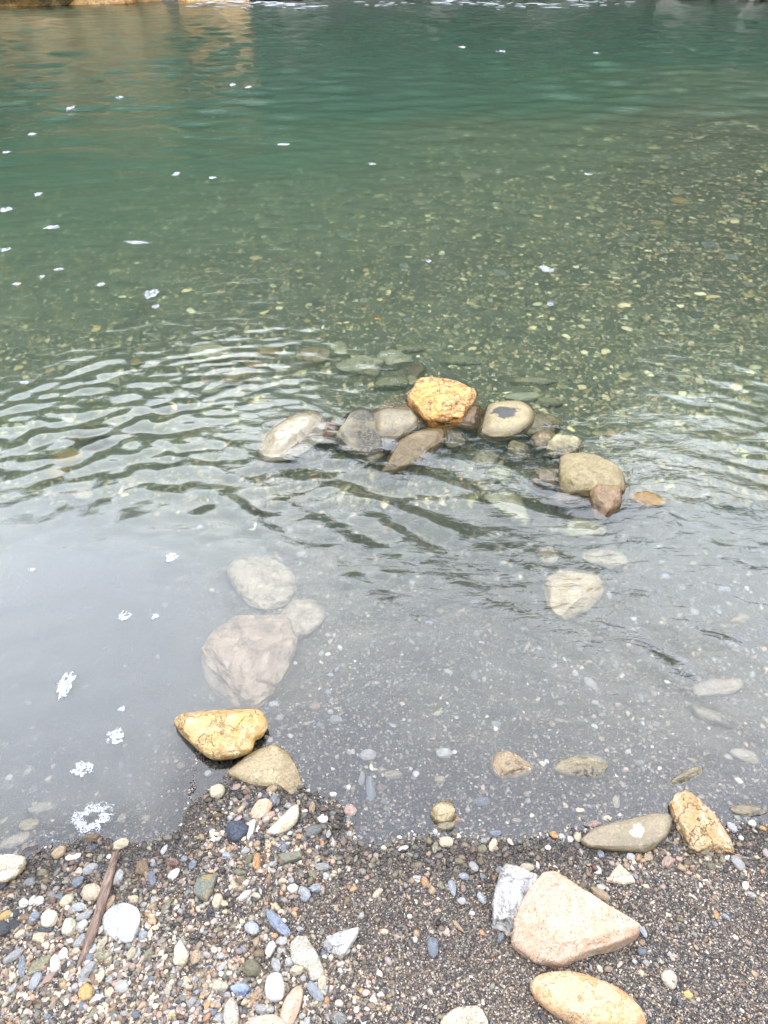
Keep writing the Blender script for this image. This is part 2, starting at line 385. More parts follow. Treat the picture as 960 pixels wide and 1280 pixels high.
# ---------------------------------------------------------------- water with waves
def bundle(x, y, n, lam, spread, ang, slope, rng):
    """random sea: n sines with crest normals about ANG, rms slope SLOPE"""
    z = 0
    for i in range(n):
        l = lam[0] * (lam[1] / lam[0]) ** rng.random(); a = ang + spread * rng.normal(); k = 2 * math.pi / l
        z = z + slope * math.sqrt(2 / n) / k * np.sin(k * (x * math.sin(a) + y * math.cos(a)) + rng.random() * 6.28)
    return z
def g2(px, py, cx, cy, sx, sy, rot=0):
    c, s_ = math.cos(R(rot)), math.sin(R(rot)); dx, dy = px - cx, py - cy
    u = (dx * c - dy * s_) / sx; v = (dx * s_ + dy * c) / sy
    return np.exp(-(u * u + v * v))
def waves(x, y):
    px, py = topx(x, y); r = np.hypot(x, y)
    rng = np.random.default_rng(5)
    wx = x + .10 * fnoise(x, y, 1.3, 2); wy = y + .10 * fnoise(x + 9, y, 1.3, 2)
    far = bundle(wx, wy, 26, (.22, .9), .55, -.25, .075, rng) * sstep(4.5, 11, r) + bundle(wx, wy, 16, (.10, .28), .6, .2, .03, rng) * sstep(2.8, 6, r) * (1 - .6 * sstep(8, 14, r))
    A = bundle(wx, wy, 34, (.07, .21), .46, -.5, .135, rng)             # left: crests rise to the right
    B = bundle(wx, wy, 22, (.08, .24), .30, .60, .165, rng)           # centre: crests fall to the right
    C = bundle(wx, wy, 18, (.09, .22), .30, .22, .10, rng)
    mA = 1.25 * g2(px, py, 130, 520, 270, 75, 12) + .55 * g2(px, py, 250, 600, 160, 50, 12)
    mB = g2(px, py, 630, 720, 300, 85, -24) + .8 * g2(px, py, 470, 620, 130, 70)
    mC = g2(px, py, 985, 560, 140, 75, -8) + .7 * g2(px, py, 930, 700, 130, 40, -15)
    patch = .35 + 1.3 * np.clip(fnoise(x, y, 2.3, 2) + .35, 0, 1)
    chop = bundle(wx, wy, 18, (.045, .10), .5, -.15, .065, rng) * np.clip(mA + mB + mC, 0, 1) * (.4 + 1.2 * np.clip(fnoise(x, y, 4.1, 2) + .4, 0, 1))
    calm = bundle(wx, wy, 16, (.06, .2), 1.0, .0, .019, rng)
    z = far + (A * mA + B * mB + C * mC) * patch + calm + chop
    # ring ripples round the orange rock and the standing stones
    for qx, qy, l, am, dec in ((592, 478, .035, .0006, .16), (700, 585, .05, .0008, .3), (470, 540, .05, .0006, .22), (655, 520, .045, .0006, .22), (360, 550, .05, .0006, .2)):
        c = place(qx, qy); d = np.hypot(x - c[0], y - c[1]); z = z + am * np.sin(2 * math.pi * d / l) * np.exp(-d / dec)
    s = shore_dist(x, y).reshape(np.shape(x))
    return z * sstep(.0, .10, -s) + .0
wr = np.concatenate([[.25], np.linspace(.5, 1.6, 60), np.geomspace(1.62, 6, 420), np.geomspace(6.05, 34, 330)])
wa = np.linspace(-1.25, 1.25, 420)
WX, WY = polar(wr, wa); WZ = waves(WX, WY)
fadeb = np.ones_like(WZ); fadeb[0] = fadeb[-1] = 0; fadeb[:, 0] = fadeb[:, -1] = 0; WZ = WZ * fadeb
n0, n1 = WX.shape; idx = np.arange(n0 * n1).reshape(n0, n1)
F = np.stack([idx[:-1, :-1], idx[:-1, 1:], idx[1:, 1:], idx[1:, :-1]], -1).reshape(-1, 4)[:, ::-1]
V = np.stack([WX.ravel(), WY.ravel(), WZ.ravel()], -1)
rim = np.concatenate([idx[0, :], idx[1:, -1], idx[-1, -2::-1], idx[-2:0:-1, 0]])
base = len(V); LB = V[rim].copy(); LB[:, 2] = -5.5; V = np.vstack([V, LB])
k = len(rim); q = np.arange(k); W4 = np.stack([rim[q], rim[(q + 1) % k], base + (q + 1) % k, base + q], -1)
V = np.vstack([V, [[0, 12, -5.5]]])
PX, PY = topx(V[:, 0], V[:, 1]); RRr = np.hypot(V[:, 0], V[:, 1])
rip = .10 + .12 * sstep(2.4, 5, RRr) + .5 * sstep(5, 12, RRr) + .45 * g2(PX, PY, 600, 700, 300, 90, -24) + .3 * g2(PX, PY, 930, 620, 160, 90)
rip = np.clip(rip, 0, 1.2)
me = np_mesh('river_water', V, np.vstack([F, W4]), attrs={'ripple': rip})
import bmesh
bm = bmesh.new(); bm.from_mesh(me); bm.verts.ensure_lookup_table()
for i in range(k): bm.faces.new((bm.verts[base + i], bm.verts[base + (i + 1) % k], bm.verts[len(V) - 1]))
bmesh.ops.recalc_face_normals(bm, faces=bm.faces); bm.to_mesh(me); bm.free()
tag(link('water', me, M_WATER), kind='structure')
# ---------------------------------------------------------------- loose gravel and sand: uncountable, joined ('stuff')
PAL = {'white': (.66, .64, .60), 'cream': (.56, .48, .34), 'tan': (.40, .30, .19), 'orange': (.52, .29, .13), 'grey': (.19, .19, .18), 'pale grey': (.40, .40, .39),
       'blue-grey': (.20, .225, .265), 'dark grey': (.055, .058, .066), 'pinkish': (.38, .27, .22), 'olive': (.22, .205, .13), 'red-brown': (.17, .085, .06), 'yellow': (.55, .40, .15),
       'brown': (.20, .145, .09), 'light blue-grey': (.36, .385, .425)}
GP = np.array([PAL[k] for k in ('white', 'cream', 'tan', 'orange', 'grey', 'pale grey', 'blue-grey', 'dark grey', 'pinkish', 'olive', 'red-brown', 'brown', 'light blue-grey')])
def gravel(name, label, cat, pxy, size_px, weights, sub, flat=(.35, .8), sink=.15, tint=None, dmax=None, seed=3, jit=.16, silt=0.0, gain=1.0):
    rng = np.random.default_rng(seed)
    pts = []; 
    px, py = pxy[:, 0], pxy[:, 1]
    cyv = (640 - py) / FPX; cxv = (px - 480) / FPX
    D = np.stack([cxv, CP + cyv * SP, -SP + cyv * CP], -1)
    t = -CAM_H / D[:, 2]; x = D[:, 0] * t; y = D[:, 1] * t
    for _ in range(3):                              # slide along the view ray on to the sloping ground
        z = height(x, y); z = np.where(z < 0, z * .8, z); t = (z - CAM_H) / D[:, 2]; x = D[:, 0] * t; y = D[:, 1] * t
    z = height(x, y)
    rad = size_px * t / FPX * .5
    if dmax is not None: rad = np.minimum(rad, dmax)
    n = len(x); BV, BF = ico(sub); nv = len(BV)
    T = []
    for i in range(24):                             # prototype shapes
        v = BV.copy(); r_ = np.random.default_rng(100 + i)
        for _ in range(5 + i % 4):
            d = r_.normal(size=3); d /= np.linalg.norm(d); c = r_.uniform(.38, .78); k = v @ d; v -= np.outer(np.maximum(k - c, 0), d)
        v += r_.normal(size=v.shape) * (jit * .35 if sub else jit * .6) / (1 + sub * 2); T.append(v)
    T = np.array(T); ti = rng.integers(0, 24, n)
    sc = np.stack([rng.uniform(1.0, 1.45, n), rng.uniform(.65, 1.0, n), rng.uniform(flat[0], flat[1], n)], -1) * rad[:, None]
    V = T[ti] * sc[:, None, :]
    a = rng.uniform(0, 6.283, n); tl = rng.normal(0, .28, n)
    c, s = np.cos(tl)[:, None], np.sin(tl)[:, None]; V = np.stack([V[..., 0] * c - V[..., 2] * s, V[..., 1], V[..., 0] * s + V[..., 2] * c], -1)
    c, s = np.cos(a)[:, None], np.sin(a)[:, None]; V = np.stack([V[..., 0] * c - V[..., 1] * s, V[..., 0] * s + V[..., 1] * c, V[..., 2]], -1)
    V[..., 0] += x[:, None]; V[..., 1] += y[:, None]; V[..., 2] += (z + sc[:, 2] * (rng.uniform(-.5, .6, n) - sink))[:, None]
    Fq = BF[None] + (np.arange(n) * nv)[:, None, None]
    ci = rng.choice(len(GP), n, p=np.array(weights) / sum(weights))
    colr = GP[ci] * rng.uniform(.28, .72, (n, 1)) * gain * (1 + rng.normal(0, .05, (n, 3)))
    g_ = colr.mean(1, keepdims=True); colr = g_ + (colr - g_) * .7; colr = colr * np.array([1.06, .985, .92])
    if silt: colr = colr * (1 - silt) + np.array([.12, .12, .08]) * silt
    if tint is not None: colr = tint(x, y, z, colr)
    me = np_mesh(name, V.reshape(-1, 3), Fq.reshape(-1, 3), smooth=sub > 0, colors=np.repeat(np.clip(colr, 0, .9), nv, 0))
    return tag(link(name, me, M_GRAVEL), label, cat, kind='stuff')
def wetdark(x, y, z, c):
    s = shore_dist(x, y) + .05 * fnoise(x, y, 7, 2); k = 1 - .60 * (1 - sstep(.0, .15, s)); px, py = topx(x, y, z)
    k = k * (1 - .35 * g2(px, py, 70, 1100, 150, 45)) * (1 - .30 * g2(px, py, 520, 1150, 170, 60)); return c * k[:, None] * np.array([1.06, .98, .88])
def olive(x, y, z, c):
    return c * np.array([1.12, 1.04, .72])
def scatter_px(n, x0, x1, y0, y1, dens, seed):
    rng = np.random.default_rng(seed); out = []
    while len(out) < n:
        p = rng.uniform((x0, y0), (x1, y1), (n, 2)); keep = rng.random(n) < dens(p[:, 0], p[:, 1]); out += list(p[keep])
    return np.array(out[:n])
def shore_y_px(px):
    a = np.array(SHORE_PX, float); return np.interp(px, a[:, 0], a[:, 1])
def pw(n, lo, hi, a, seed):
    u = np.random.default_rng(seed).random(n); return (lo ** (1 - a) + u * (hi ** (1 - a) - lo ** (1 - a))) ** (1 / (1 - a))
#     white cream tan orange grey pale blue dark pink olive redb brown lblue
WL = [5, 8, 9, 2.5, 13, 10, 10, 20, 6, 7, 3, 9, 4]
land = lambda px, py: (py > shore_y_px(px) - 4).astype(float)
def coarse(px, py):                                 # the coarse pebbly parts of the beach
    q = g2(px, py, 90, 1220, 170, 110) + .9 * g2(px, py, 300, 1260, 150, 60) + .8 * g2(px, py, 350, 1050, 110, 70) + .5 * g2(px, py, 60, 1120, 120, 40) + .35 * g2(px, py, 560, 1070, 120, 30) + .4 * g2(px, py, 850, 1075, 120, 30)
    return land(px, py) * np.clip(q, .035, 1)
gravel('coarse_sand', 'dark wet coarse sand and grit covering the shore in the foreground', 'sand', scatter_px(70000, -110, 1070, 900, 1345, land, 11), pw(70000, 1.9, 4.6, 2.6, 12), WL, 0, tint=wetdark, seed=1, sink=.0, gain=.85)
gravel('shore_gravel', 'mixed small gravel scattered over the shore between the bigger pebbles', 'gravel', scatter_px(7000, -110, 1070, 900, 1345, coarse, 13), pw(7000, 5.5, 11.5, 2.4, 14), [7, 11, 12, 2.5, 13, 14, 5, 12, 7, 9, 3, 11, 3], 1, tint=wetdark, seed=2, sink=.0, gain=.92)
WB = [1.6, 7, 11, 1.2, 15, 7, 6, 14, 5, 12, 2, 13, 2]
near_bed = lambda px, py: ((py < shore_y_px(px) + 3) & (py > 560)).astype(float) * np.where((px < 330) & (py < 1040), .55, 1.0)
gravel('shallow_gravel', 'fine speckled gravel on the bed of the shallow clear water near the shore', 'gravel', scatter_px(34000, -120, 1080, 560, 1110, near_bed, 15), pw(34000, 2.4, 6.0, 2.6, 16), WB, 0, seed=4, sink=.0, silt=.22, gain=1.35)
far_bed = lambda px, py: (py > 60).astype(float) * (.6 + .4 * sstep(300, 800, px)) * sstep(40, 200, py)
gravel('riverbed_gravel', 'flat greenish gravel on the river bed seen through the green water', 'gravel', scatter_px(44000, -220, 1180, 60, 640, far_bed, 17), pw(44000, 3.6, 10, 2.5, 18), [2, 7, 10, 1, 14, 6, 2, 12, 2, 18, 1, 14, 1], 0, flat=(.2, .5), seed=5, sink=.0, silt=.30, gain=2.3, tint=olive)
gravel('shallow_pebble_scatter', 'scattered small pale and dark pebbles lying on the shallow bed', 'gravel', scatter_px(900, -100, 1080, 600, 1100, near_bed, 19), pw(900, 7, 12, 2.6, 20), WB, 1, seed=6, sink=.0, silt=.1, gain=1.7)
gravel('riverbed_cobble_scatter', 'scattered flat pale cobbles on the river bed further out', 'gravel', scatter_px(1500, -220, 1180, 90, 600, lambda a, b: (.25 + .75 * sstep(400, 850, a)), 21), pw(1500, 8, 17, 2.6, 22), [5, 9, 8, .5, 12, 12, 4, 6, 2, 12, 0, 8, 1], 1, flat=(.2, .4), seed=7, sink=.0, silt=.25, gain=2.3, tint=olive)

# ---------------------------------------------------------------- big stones, each from its own outline
def poly_radius(P, phi):
    """outline radius about the centroid for angles phi (ray against polygon)"""
    out = np.zeros_like(phi)
    c, s = np.cos(phi), np.sin(phi)
    for i in range(len(P)):
        a, b = P[i], P[(i + 1) % len(P)]; e = b - a
        den = c * e[1] - s * e[0]; den = np.where(np.abs(den) < 1e-9, 1e-9, den)
        t = (a[0] * e[1] - a[1] * e[0]) / den; u = (a[0] * s - a[1] * c) / den
        out = np.where((t > 0) & (u >= -1e-6) & (u <= 1 + 1e-6), np.maximum(out, t), out)
    return out
def subdiv_closed(P, n=2, k=.18):
    for _ in range(n):                              # round the corners a little
        Q = []
        for i in range(len(P)):
            a, b = P[i], P[(i + 1) % len(P)]; Q += [a * (1 - k) + b * k, a * k + b * (1 - k)]
        P = np.array(Q)
    return P
def stone(name, poly, mat, label, cat='stone', group=None, h=None, hr=.55, lift=None, top=None, e=2.4, nf=5, rough=.04, seed=0, sub=4, planes=(), corner=.2, fr=(.72, .93), tilt=None):
    """poly: outline in photograph pixels. top: height of its crown above the water; else it lies on the ground, LIFT of its half height up"""
    rng = np.random.default_rng(seed + 500)
    pp = np.array(poly, float); cx, cy_ = pp.mean(0); pp = (pp - pp.mean(0)) * 1.045 + pp.mean(0)
    z = 0.0
    if top is None:
        g = ground_px(cx, cy_); z = g[2]
    zz = z
    for _ in range(3):
        W = np.array([place(a, b, zz) for a, b in pp])[:, :2]
        wd, dp = np.ptp(W[:, 0]), np.ptp(W[:, 1]); hh = h if h else hr * .5 * min(wd, dp)
        if top is not None: zz = top - hh
        else: zz = z + hh * (.35 if lift is None else lift)
    C0 = (W.max(0) + W.min(0)) / 2
    th = math.atan2(CAM_H - zz, math.hypot(*C0)); 
    if zz < -.02: th = math.acos(min(1, math.cos(th) / IOR))
    b0 = dp / 2; q = 1 - (hh * math.cos(th) / (b0 * math.sin(th))) ** 2; kk = math.sqrt(max(q, .30))
    P = (W - C0); P[:, 1] *= kk; P = subdiv_closed(P, 2, corner); 
    BV, BF = ico(sub); phi = np.arctan2(BV[:, 1], BV[:, 0]); rho = np.hypot(BV[:, 0], BV[:, 1]).clip(0, 1); zs = BV[:, 2]
    Rr = poly_radius(P, phi); rho2 = rho ** (2 / e); z2 = np.sign(zs) * np.abs(zs) ** (2 / e)
    V = np.stack([np.cos(phi) * Rr * rho2, np.sin(phi) * Rr * rho2, z2 * hh], -1)
    ext = np.array([np.ptp(V[:, 0]) / 2, np.ptp(V[:, 1]) / 2, hh])
    U = V / ext
    for i in range(nf):
        d = rng.normal(size=3); d[2] = abs(d[2]) * 1.1; d /= np.linalg.norm(d); c = (U @ d).max() * rng.uniform(*fr); U -= np.outer(np.maximum(U @ d - c, 0), d) * .92
    for d, c in planes:
        d = np.array(d, float); d /= np.linalg.norm(d); U -= np.outer(np.maximum(U @ d - c, 0), d)
    V = U * ext
    sz = ext[:2].mean(); so = Vector(rng.uniform(-50, 50, 3)); nrm = V / (np.linalg.norm(V, axis=1, keepdims=True) + 1e-9)
    dn = np.array([mnoise.noise(Vector(u * 1.6) + so) * 1.0 + mnoise.noise(Vector(u * 4.5) + so) * .45 + (abs(mnoise.noise(Vector(u * 10) + so)) - .2) * .35 for u in U])
    V = V + nrm * (dn * rough * 2 * min(sz, hh * 1.6))[:, None]
    me = np_mesh(name, V, BF)
    o = link(name, me, mat, None, (C0[0], C0[1], zz))
    if tilt: o.rotation_euler = tilt
    tag(o, label, cat, group); LAND.append((o, label, pp.mean(0), np.ptp(pp, 0)))
    return o
LAND = []
AK = .46                                            # keep stone albedos in their real range
def RM(name, c1, c2, c3=None, **k):
    f = lambda c: tuple(AK * v for v in c) if c else None
    if k.get('vein'): k['vein'] = f(k['vein'])
    if k.get('patch'): k['patch'] = k['patch'][:3] + (f(k['patch'][3]),)
    return rock_material(name, f(c1), f(c2), f(c3), **k)
m_orange = RM('orange_sandstone', (.95, .46, .12), (1.0, .62, .24), (.60, .27, .07), scale=14, crack=.8, rough=.6, speck=.4, speck_col=(.12, .06, .03))
m_yellow = RM('yellow_limestone', (.70, .43, .14), (.74, .58, .34), (.58, .34, .10), scale=11, crack=.7, rough=.35, speck=.3, speck_col=(.2, .11, .03))
m_peach = RM('peach_limestone', (.68, .45, .30), (.70, .55, .42), (.62, .38, .23), scale=9, crack=.3, rough=.6)
m_peach2 = RM('orange_edged_limestone', (.78, .48, .25), (.80, .58, .36), (.72, .34, .13), scale=10, crack=.45, rough=.6)
m_greyw = RM('banded_grey_limestone', (.52, .50, .47), (.32, .31, .31), (.58, .5, .38), scale=13, crack=.7, vein=(.68, .66, .62), rough=.6)
m_olive = RM('speckled_olive_sandstone', (.36, .29, .19), (.28, .23, .15), (.44, .35, .23), scale=8, speck=.9, speck_col=(.12, .1, .065), crack=.15, patch=(.018, -.008, .026, (.66, .56, .42)), rough=.55)
m_vein = RM('orange_brown_veined', (.44, .29, .10), (.58, .42, .24), (.50, .22, .06), scale=13, crack=.8, vein=(.66, .48, .32), veinw=.025, rough=.3)
m_white = RM('white_limestone', (.60, .54, .40), (.72, .67, .55), (.44, .36, .2), scale=8, crack=.4, rough=.45)
m_spk = RM('speckled_stone', (.46, .41, .29), (.30, .28, .2), scale=10, speck=.7, speck_col=(.05, .05, .045), crack=.2, rough=.4)
m_brgrey = RM('brown_grey_stone', (.29, .25, .17), (.40, .34, .22), (.46, .37, .22), scale=9, crack=.45, rough=.45)
m_tan = RM('tan_stone', (.56, .44, .25), (.42, .33, .19), (.64, .51, .30), scale=9, crack=.35, rough=.4)
m_blk = RM('cream_stone_black_patch', (.50, .41, .22), (.38, .31, .17), scale=9, crack=.3, patch=(0, .005, .07, (.09, .085, .075)), rough=.4)
m_brown = RM('brown_stone', (.32, .20, .10), (.40, .26, .14), (.18, .13, .07), scale=11, crack=.4, rough=.35)
m_mossy = RM('mossy_stone', (.46, .41, .22), (.58, .50, .28), (.30, .27, .15), scale=10, crack=.35, speck=.4, rough=.45)
m_pgreen = RM('pale_green_stone', (.74, .70, .46), (.54, .51, .34), (.82, .74, .50), scale=9, crack=.4)
m_sub = RM('submerged_grey_stone', (.84, .71, .52), (.44, .36, .25), (.95, .81, .60), scale=14, crack=.6, bump=1.)
m_sub2 = RM('submerged_pink_stone', (.84, .66, .47), (.46, .35, .24), (.95, .76, .56), scale=11, crack=.6, bump=1.)
m_quartz = RM('grey_quartz_stone', (.44, .46, .50), (.58, .55, .48), scale=16, crack=.3, vein=(.74, .72, .68), veinw=.05, speck=.2, speck_col=(.1, .11, .13))
m_rust = RM('rust_stone', (.62, .40, .15), (.5, .32, .13), (.68, .48, .22), scale=10, crack=.3)
m_dull = RM('dull_tan_stone', (.46, .40, .28), (.56, .49, .36), (.34, .29, .20), scale=12, speck=.3, crack=.3)
m_slab = RM('pale_slab', (.50, .46, .37), (.56, .53, .45), (.42, .36, .26), scale=14, crack=.35, grain=160)

# foreground stones on the sand
stone('block_stone', [(676, 1097), (690, 1096), (795, 1163), (792, 1172), (765, 1183), (735, 1191), (702, 1206), (672, 1199), (642, 1176), (646, 1150), (660, 1120)], m_peach,
      'large peach-cream wedge-shaped block with flat top and pointed right end on dark sand', 'stone', h=.044, lift=.7, e=4.5, nf=0, rough=.035, seed=1, sub=5, corner=.06,
      planes=(((.1, -.25, 1), .74), ((-.9, .2, .75), .80), ((.3, -.9, .55), .80), ((-.75, -.5, .5), .86), ((.55, .7, .6), 1.0)))
stone('block_stone', [(632, 1083), (672, 1098), (668, 1122), (650, 1142), (640, 1164), (628, 1160), (617, 1158), (618, 1120), (624, 1096)], m_greyw,
      'grey banded angular stone butted against the left end of the large peach block', 'stone', h=.028, lift=.6, e=4, nf=3, rough=.05, seed=2, sub=5, corner=.08)
stone('chip_stone', [(628, 1160), (645, 1147), (650, 1166), (634, 1172)], m_sub, 'small white stone chip tucked under the grey banded angular stone', 'stone', h=.008, seed=3, sub=3)
stone('oval_stone', [(664, 1232), (675, 1219), (705, 1215), (740, 1223), (778, 1240), (800, 1262), (806, 1282), (790, 1290), (760, 1292), (725, 1284), (695, 1268), (672, 1250)], m_peach2,
      'smooth orange-peach oval stone at the bottom edge nearest the viewer', 'stone', h=.030, lift=.45, e=2.3, nf=1, rough=.02, seed=4, sub=5)
stone('wedge_stone', [(727, 1051), (742, 1036), (785, 1026), (815, 1018), (836, 1019), (838, 1030), (830, 1050), (808, 1067), (770, 1064), (735, 1060)], m_olive,
      'olive speckled wedge-shaped stone with a pale patch at the water edge', 'stone', h=.022, lift=.35, e=2.6, nf=2, rough=.03, seed=5, sub=5, corner=.12)
stone('veined_stone', [(838, 1004), (845, 994), (858, 991), (875, 1003), (890, 1016), (908, 1035), (921, 1060), (915, 1067), (890, 1063), (868, 1068), (856, 1048), (844, 1026)], m_vein,
      'orange-brown stone with white veins standing half in water beside olive wedge stone', 'stone', h=.024, lift=.5, e=2.3, nf=6, rough=.09, seed=6, sub=5)
stone('heart_stone', [(218, 903), (232, 893), (275, 884), (310, 882), (328, 892), (333, 908), (325, 921), (317, 924), (314, 938), (290, 947), (262, 949), (243, 932)], m_yellow,
      'glossy yellow heart-shaped stone at the tip of the gravel spit', 'stone', h=.030, top=.050, e=2.5, nf=2, rough=.03, seed=7, sub=5, corner=.14)
stone('slab_stone', [(284, 968), (312, 944), (343, 931), (360, 942), (372, 964), (377, 986), (366, 994), (350, 984), (318, 984)], m_tan,
      'grey-tan slab half buried in gravel directly below the yellow heart-shaped stone', 'stone', h=.014, lift=.12, e=3, nf=2, rough=.05, seed=8, sub=5, corner=.1)
stone('boulder', [(252, 822), (263, 800), (300, 768), (335, 760), (360, 774), (370, 798), (362, 832), (345, 862), (324, 886), (288, 884), (262, 856)], m_sub2,
      'largest submerged pinkish-grey boulder just beyond the yellow heart-shaped stone', 'stone', h=.052, lift=.6, e=2.6, nf=4, rough=.08, seed=9, sub=5, corner=.13)
stone('boulder', [(283, 714), (296, 699), (325, 697), (350, 704), (367, 718), (368, 740), (358, 755), (335, 763), (312, 755), (296, 738)], m_sub,
      'submerged pale grey rounded boulder, farthest of the cluster of three', 'stone', h=.042, lift=.7, e=2.5, nf=5, rough=.08, seed=10, sub=5)
stone('boulder', [(352, 765), (366, 751), (390, 750), (405, 762), (403, 780), (388, 794), (366, 800), (354, 785)], m_sub,
      'smaller submerged pale rounded boulder, rightmost of the cluster of three', 'stone', h=.032, lift=.6, e=2.3, nf=3, rough=.05, seed=11, sub=4)
stone('boulder', [(676, 737), (688, 720), (718, 714), (746, 721), (755, 738), (742, 756), (712, 774), (692, 765)], RM('cream_round_stone', (.95, .75, .42), (.98, .82, .58), (.6, .44, .2), scale=11, crack=.35),
      'round cream stone alone under the rippled water right of centre', 'stone', h=.040, lift=.8, e=2.3, nf=3, rough=.04, seed=12, sub=5)

# the ring of standing stones in the shallows
G = 'stones set in an arc in the shallows'
def ring(name, poly, mat, label, **k): return stone(name, poly, mat, label, 'stone', G, **k)
ring('ring_stone', [(322, 570), (329, 546), (362, 520), (393, 514), (407, 525), (408, 543), (393, 557), (358, 576), (332, 580)], m_white, 'cream-white oval stone at the left end of the stone arc', h=.050, top=.020, e=2.2, nf=2, rough=.03, seed=20, sub=5)
ring('ring_stone', [(415, 540), (425, 520), (452, 510), (469, 518), (477, 546), (481, 563), (457, 573), (431, 563)], m_spk, 'round grey stone with dark speckles beside the cream-white oval stone', h=.052, top=.024, e=2.3, nf=2, rough=.03, seed=21, sub=5)
ring('ring_stone', [(472, 587), (487, 560), (525, 537), (557, 537), (558, 552), (533, 570), (500, 592), (481, 593)], RM('tan_brown', (.36, .27, .14), (.28, .21, .11), (.42, .33, .18), scale=9, crack=.35, rough=.35), 'long tan-brown stone lying below the orange angular rock in the arc', h=.050, top=.020, e=2.4, nf=3, rough=.03, seed=22, sub=5)
ring('ring_stone', [(460, 526), (473, 508), (493, 500), (513, 513), (527, 530), (516, 541), (488, 557), (469, 549)], m_brgrey, 'brown-grey blocky stone touching the left side of the orange angular rock', h=.06, top=.030, e=2.8, nf=5, rough=.04, seed=23, sub=5)
ring('ring_rock', [(507, 487), (533, 477), (557, 475), (575, 482), (593, 492), (587, 512), (569, 538), (548, 543), (529, 526), (511, 511)], m_orange, 'bright orange angular rock rising highest above the water in the arc', h=.075, top=.070, e=3.2, nf=9, rough=.07, seed=24, sub=5, corner=.1)
ring('ring_stone', [(593, 531), (603, 511), (627, 504), (653, 503), (669, 517), (665, 534), (644, 547), (615, 550), (597, 543)], m_blk, 'flat-topped cream stone with a black patch right of the orange rock', h=.05, top=.026, e=3, nf=2, rough=.03, seed=25, sub=5)
ring('ring_stone', [(645, 528), (662, 516), (690, 519), (706, 530), (690, 545), (655, 545)], m_mossy, 'sunken olive stone just right of the cream stone with black patch', h=.045, top=-.006, e=2.4, nf=3, seed=26)
ring('ring_stone', [(662, 548), (678, 538), (700, 544), (690, 560), (670, 562)], m_tan, 'small sunken brown stone between the mossy stone and cream black-patched stone', h=.04, top=.004, e=2.4, nf=3, seed=27)
ring('ring_stone', [(682, 560), (692, 547), (714, 545), (730, 554), (727, 568), (706, 573), (688, 570)], m_mossy, 'lumpy mossy olive stone just beyond the large tan stone', h=.05, top=.028, e=2.6, nf=5, rough=.07, seed=28)
ring('ring_stone', [(698, 592), (700, 574), (728, 572), (767, 581), (787, 600), (786, 620), (762, 626), (730, 624), (701, 620)], RM('tan_olive', (.44, .35, .18), (.34, .27, .14), (.25, .21, .11), scale=10, crack=.4), 'large tan-olive stone in the right half of the arc, tallest there', h=.070, top=.048, e=3.2, nf=4, rough=.04, seed=29, sub=5)
ring('ring_stone', [(733, 608), (745, 601), (762, 602), (780, 616), (781, 633), (763, 653), (748, 652), (739, 632)], m_brown, 'smooth brown stone leaning on the front of the large tan-olive stone', h=.060, top=.046, e=2.6, nf=3, rough=.03, seed=30, sub=5)
ring('ring_stone', [(784, 616), (808, 612), (826, 622), (835, 634), (812, 638), (790, 627)], m_rust, 'small flat orange-brown stone at the right end of the arc', h=.028, top=.010, e=2.4, nf=2, seed=31)
ring('ring_stone', [(658, 605), (668, 588), (690, 584), (700, 598), (698, 612), (675, 612)], m_brgrey, 'sunken grey-brown angular stone against the left of large tan-olive stone', h=.05, top=.008, e=2.8, nf=6, seed=32)
ring('ring_stone', [(682, 624), (700, 614), (728, 620), (730, 632), (700, 636)], m_brgrey, 'sunken dark grey stone below the large tan-olive stone, left of brown one', h=.045, top=-.008, e=2.5, nf=4, seed=33)
ring('ring_stone', [(568, 520), (580, 508), (598, 506), (606, 520), (596, 538), (574, 536)], m_brown, 'dark brown sunken stone between the orange rock and black-patched cream stone', h=.05, top=.012, e=2.4, nf=3, seed=34)

ring('ring_stone', [(440, 545), (452, 556), (476, 560), (480, 574), (458, 582), (440, 570)], m_brgrey, 'low dark sunken stone in front of the speckled grey stone', h=.035, top=-.02, e=2.4, nf=3, seed=35)
ring('ring_stone', [(548, 545), (566, 538), (584, 545), (580, 558), (558, 562)], m_brgrey, 'small dark sunken stone in front of the orange angular rock', h=.04, top=-.02, e=2.4, nf=3, seed=36)
ring('ring_stone', [(640, 548), (660, 552), (664, 572), (646, 578), (634, 564)], m_mossy, 'small olive sunken stone in front of the cream black-patched stone', h=.04, top=-.02, e=2.4, nf=3, seed=37)
ring('ring_stone', [(400, 530), (414, 522), (424, 534), (420, 552), (404, 552)], m_brown, 'small brown sunken stone wedged between the cream-white and speckled stones', h=.035, top=-.012, e=2.4, nf=3, seed=38)

SU = 'stones lying under the clear water'
def under(poly, mat, label, hr=.55, seed=40, **k): return stone('submerged_stone', poly, mat, label, 'stone', SU, hr=hr, lift=k.pop('lift', .65), seed=seed, sub=4, **k)
def ell(cx, cy_, w_, h_, ang=0, jit=.12, n=9, seed=0):
    r_ = random.Random(int(cx * 7 + cy_ * 13 + seed)); a0 = R(ang); pts = []
    for i in range(n):
        t = 2 * math.pi * i / n; k = 1 + r_.uniform(-jit, jit); x, y = w_ / 2 * math.cos(t) * k, h_ / 2 * math.sin(t) * k
        pts.append((cx + x * math.cos(a0) + y * math.sin(a0), cy_ - x * math.sin(a0) + y * math.cos(a0)))
    return pts
under([(595, 622), (612, 618), (638, 613), (652, 632), (665, 652), (655, 661), (628, 646)], m_pgreen, 'pale green angular slab under water inside the stone arc', seed=41, e=3, nf=4, corner=.1)
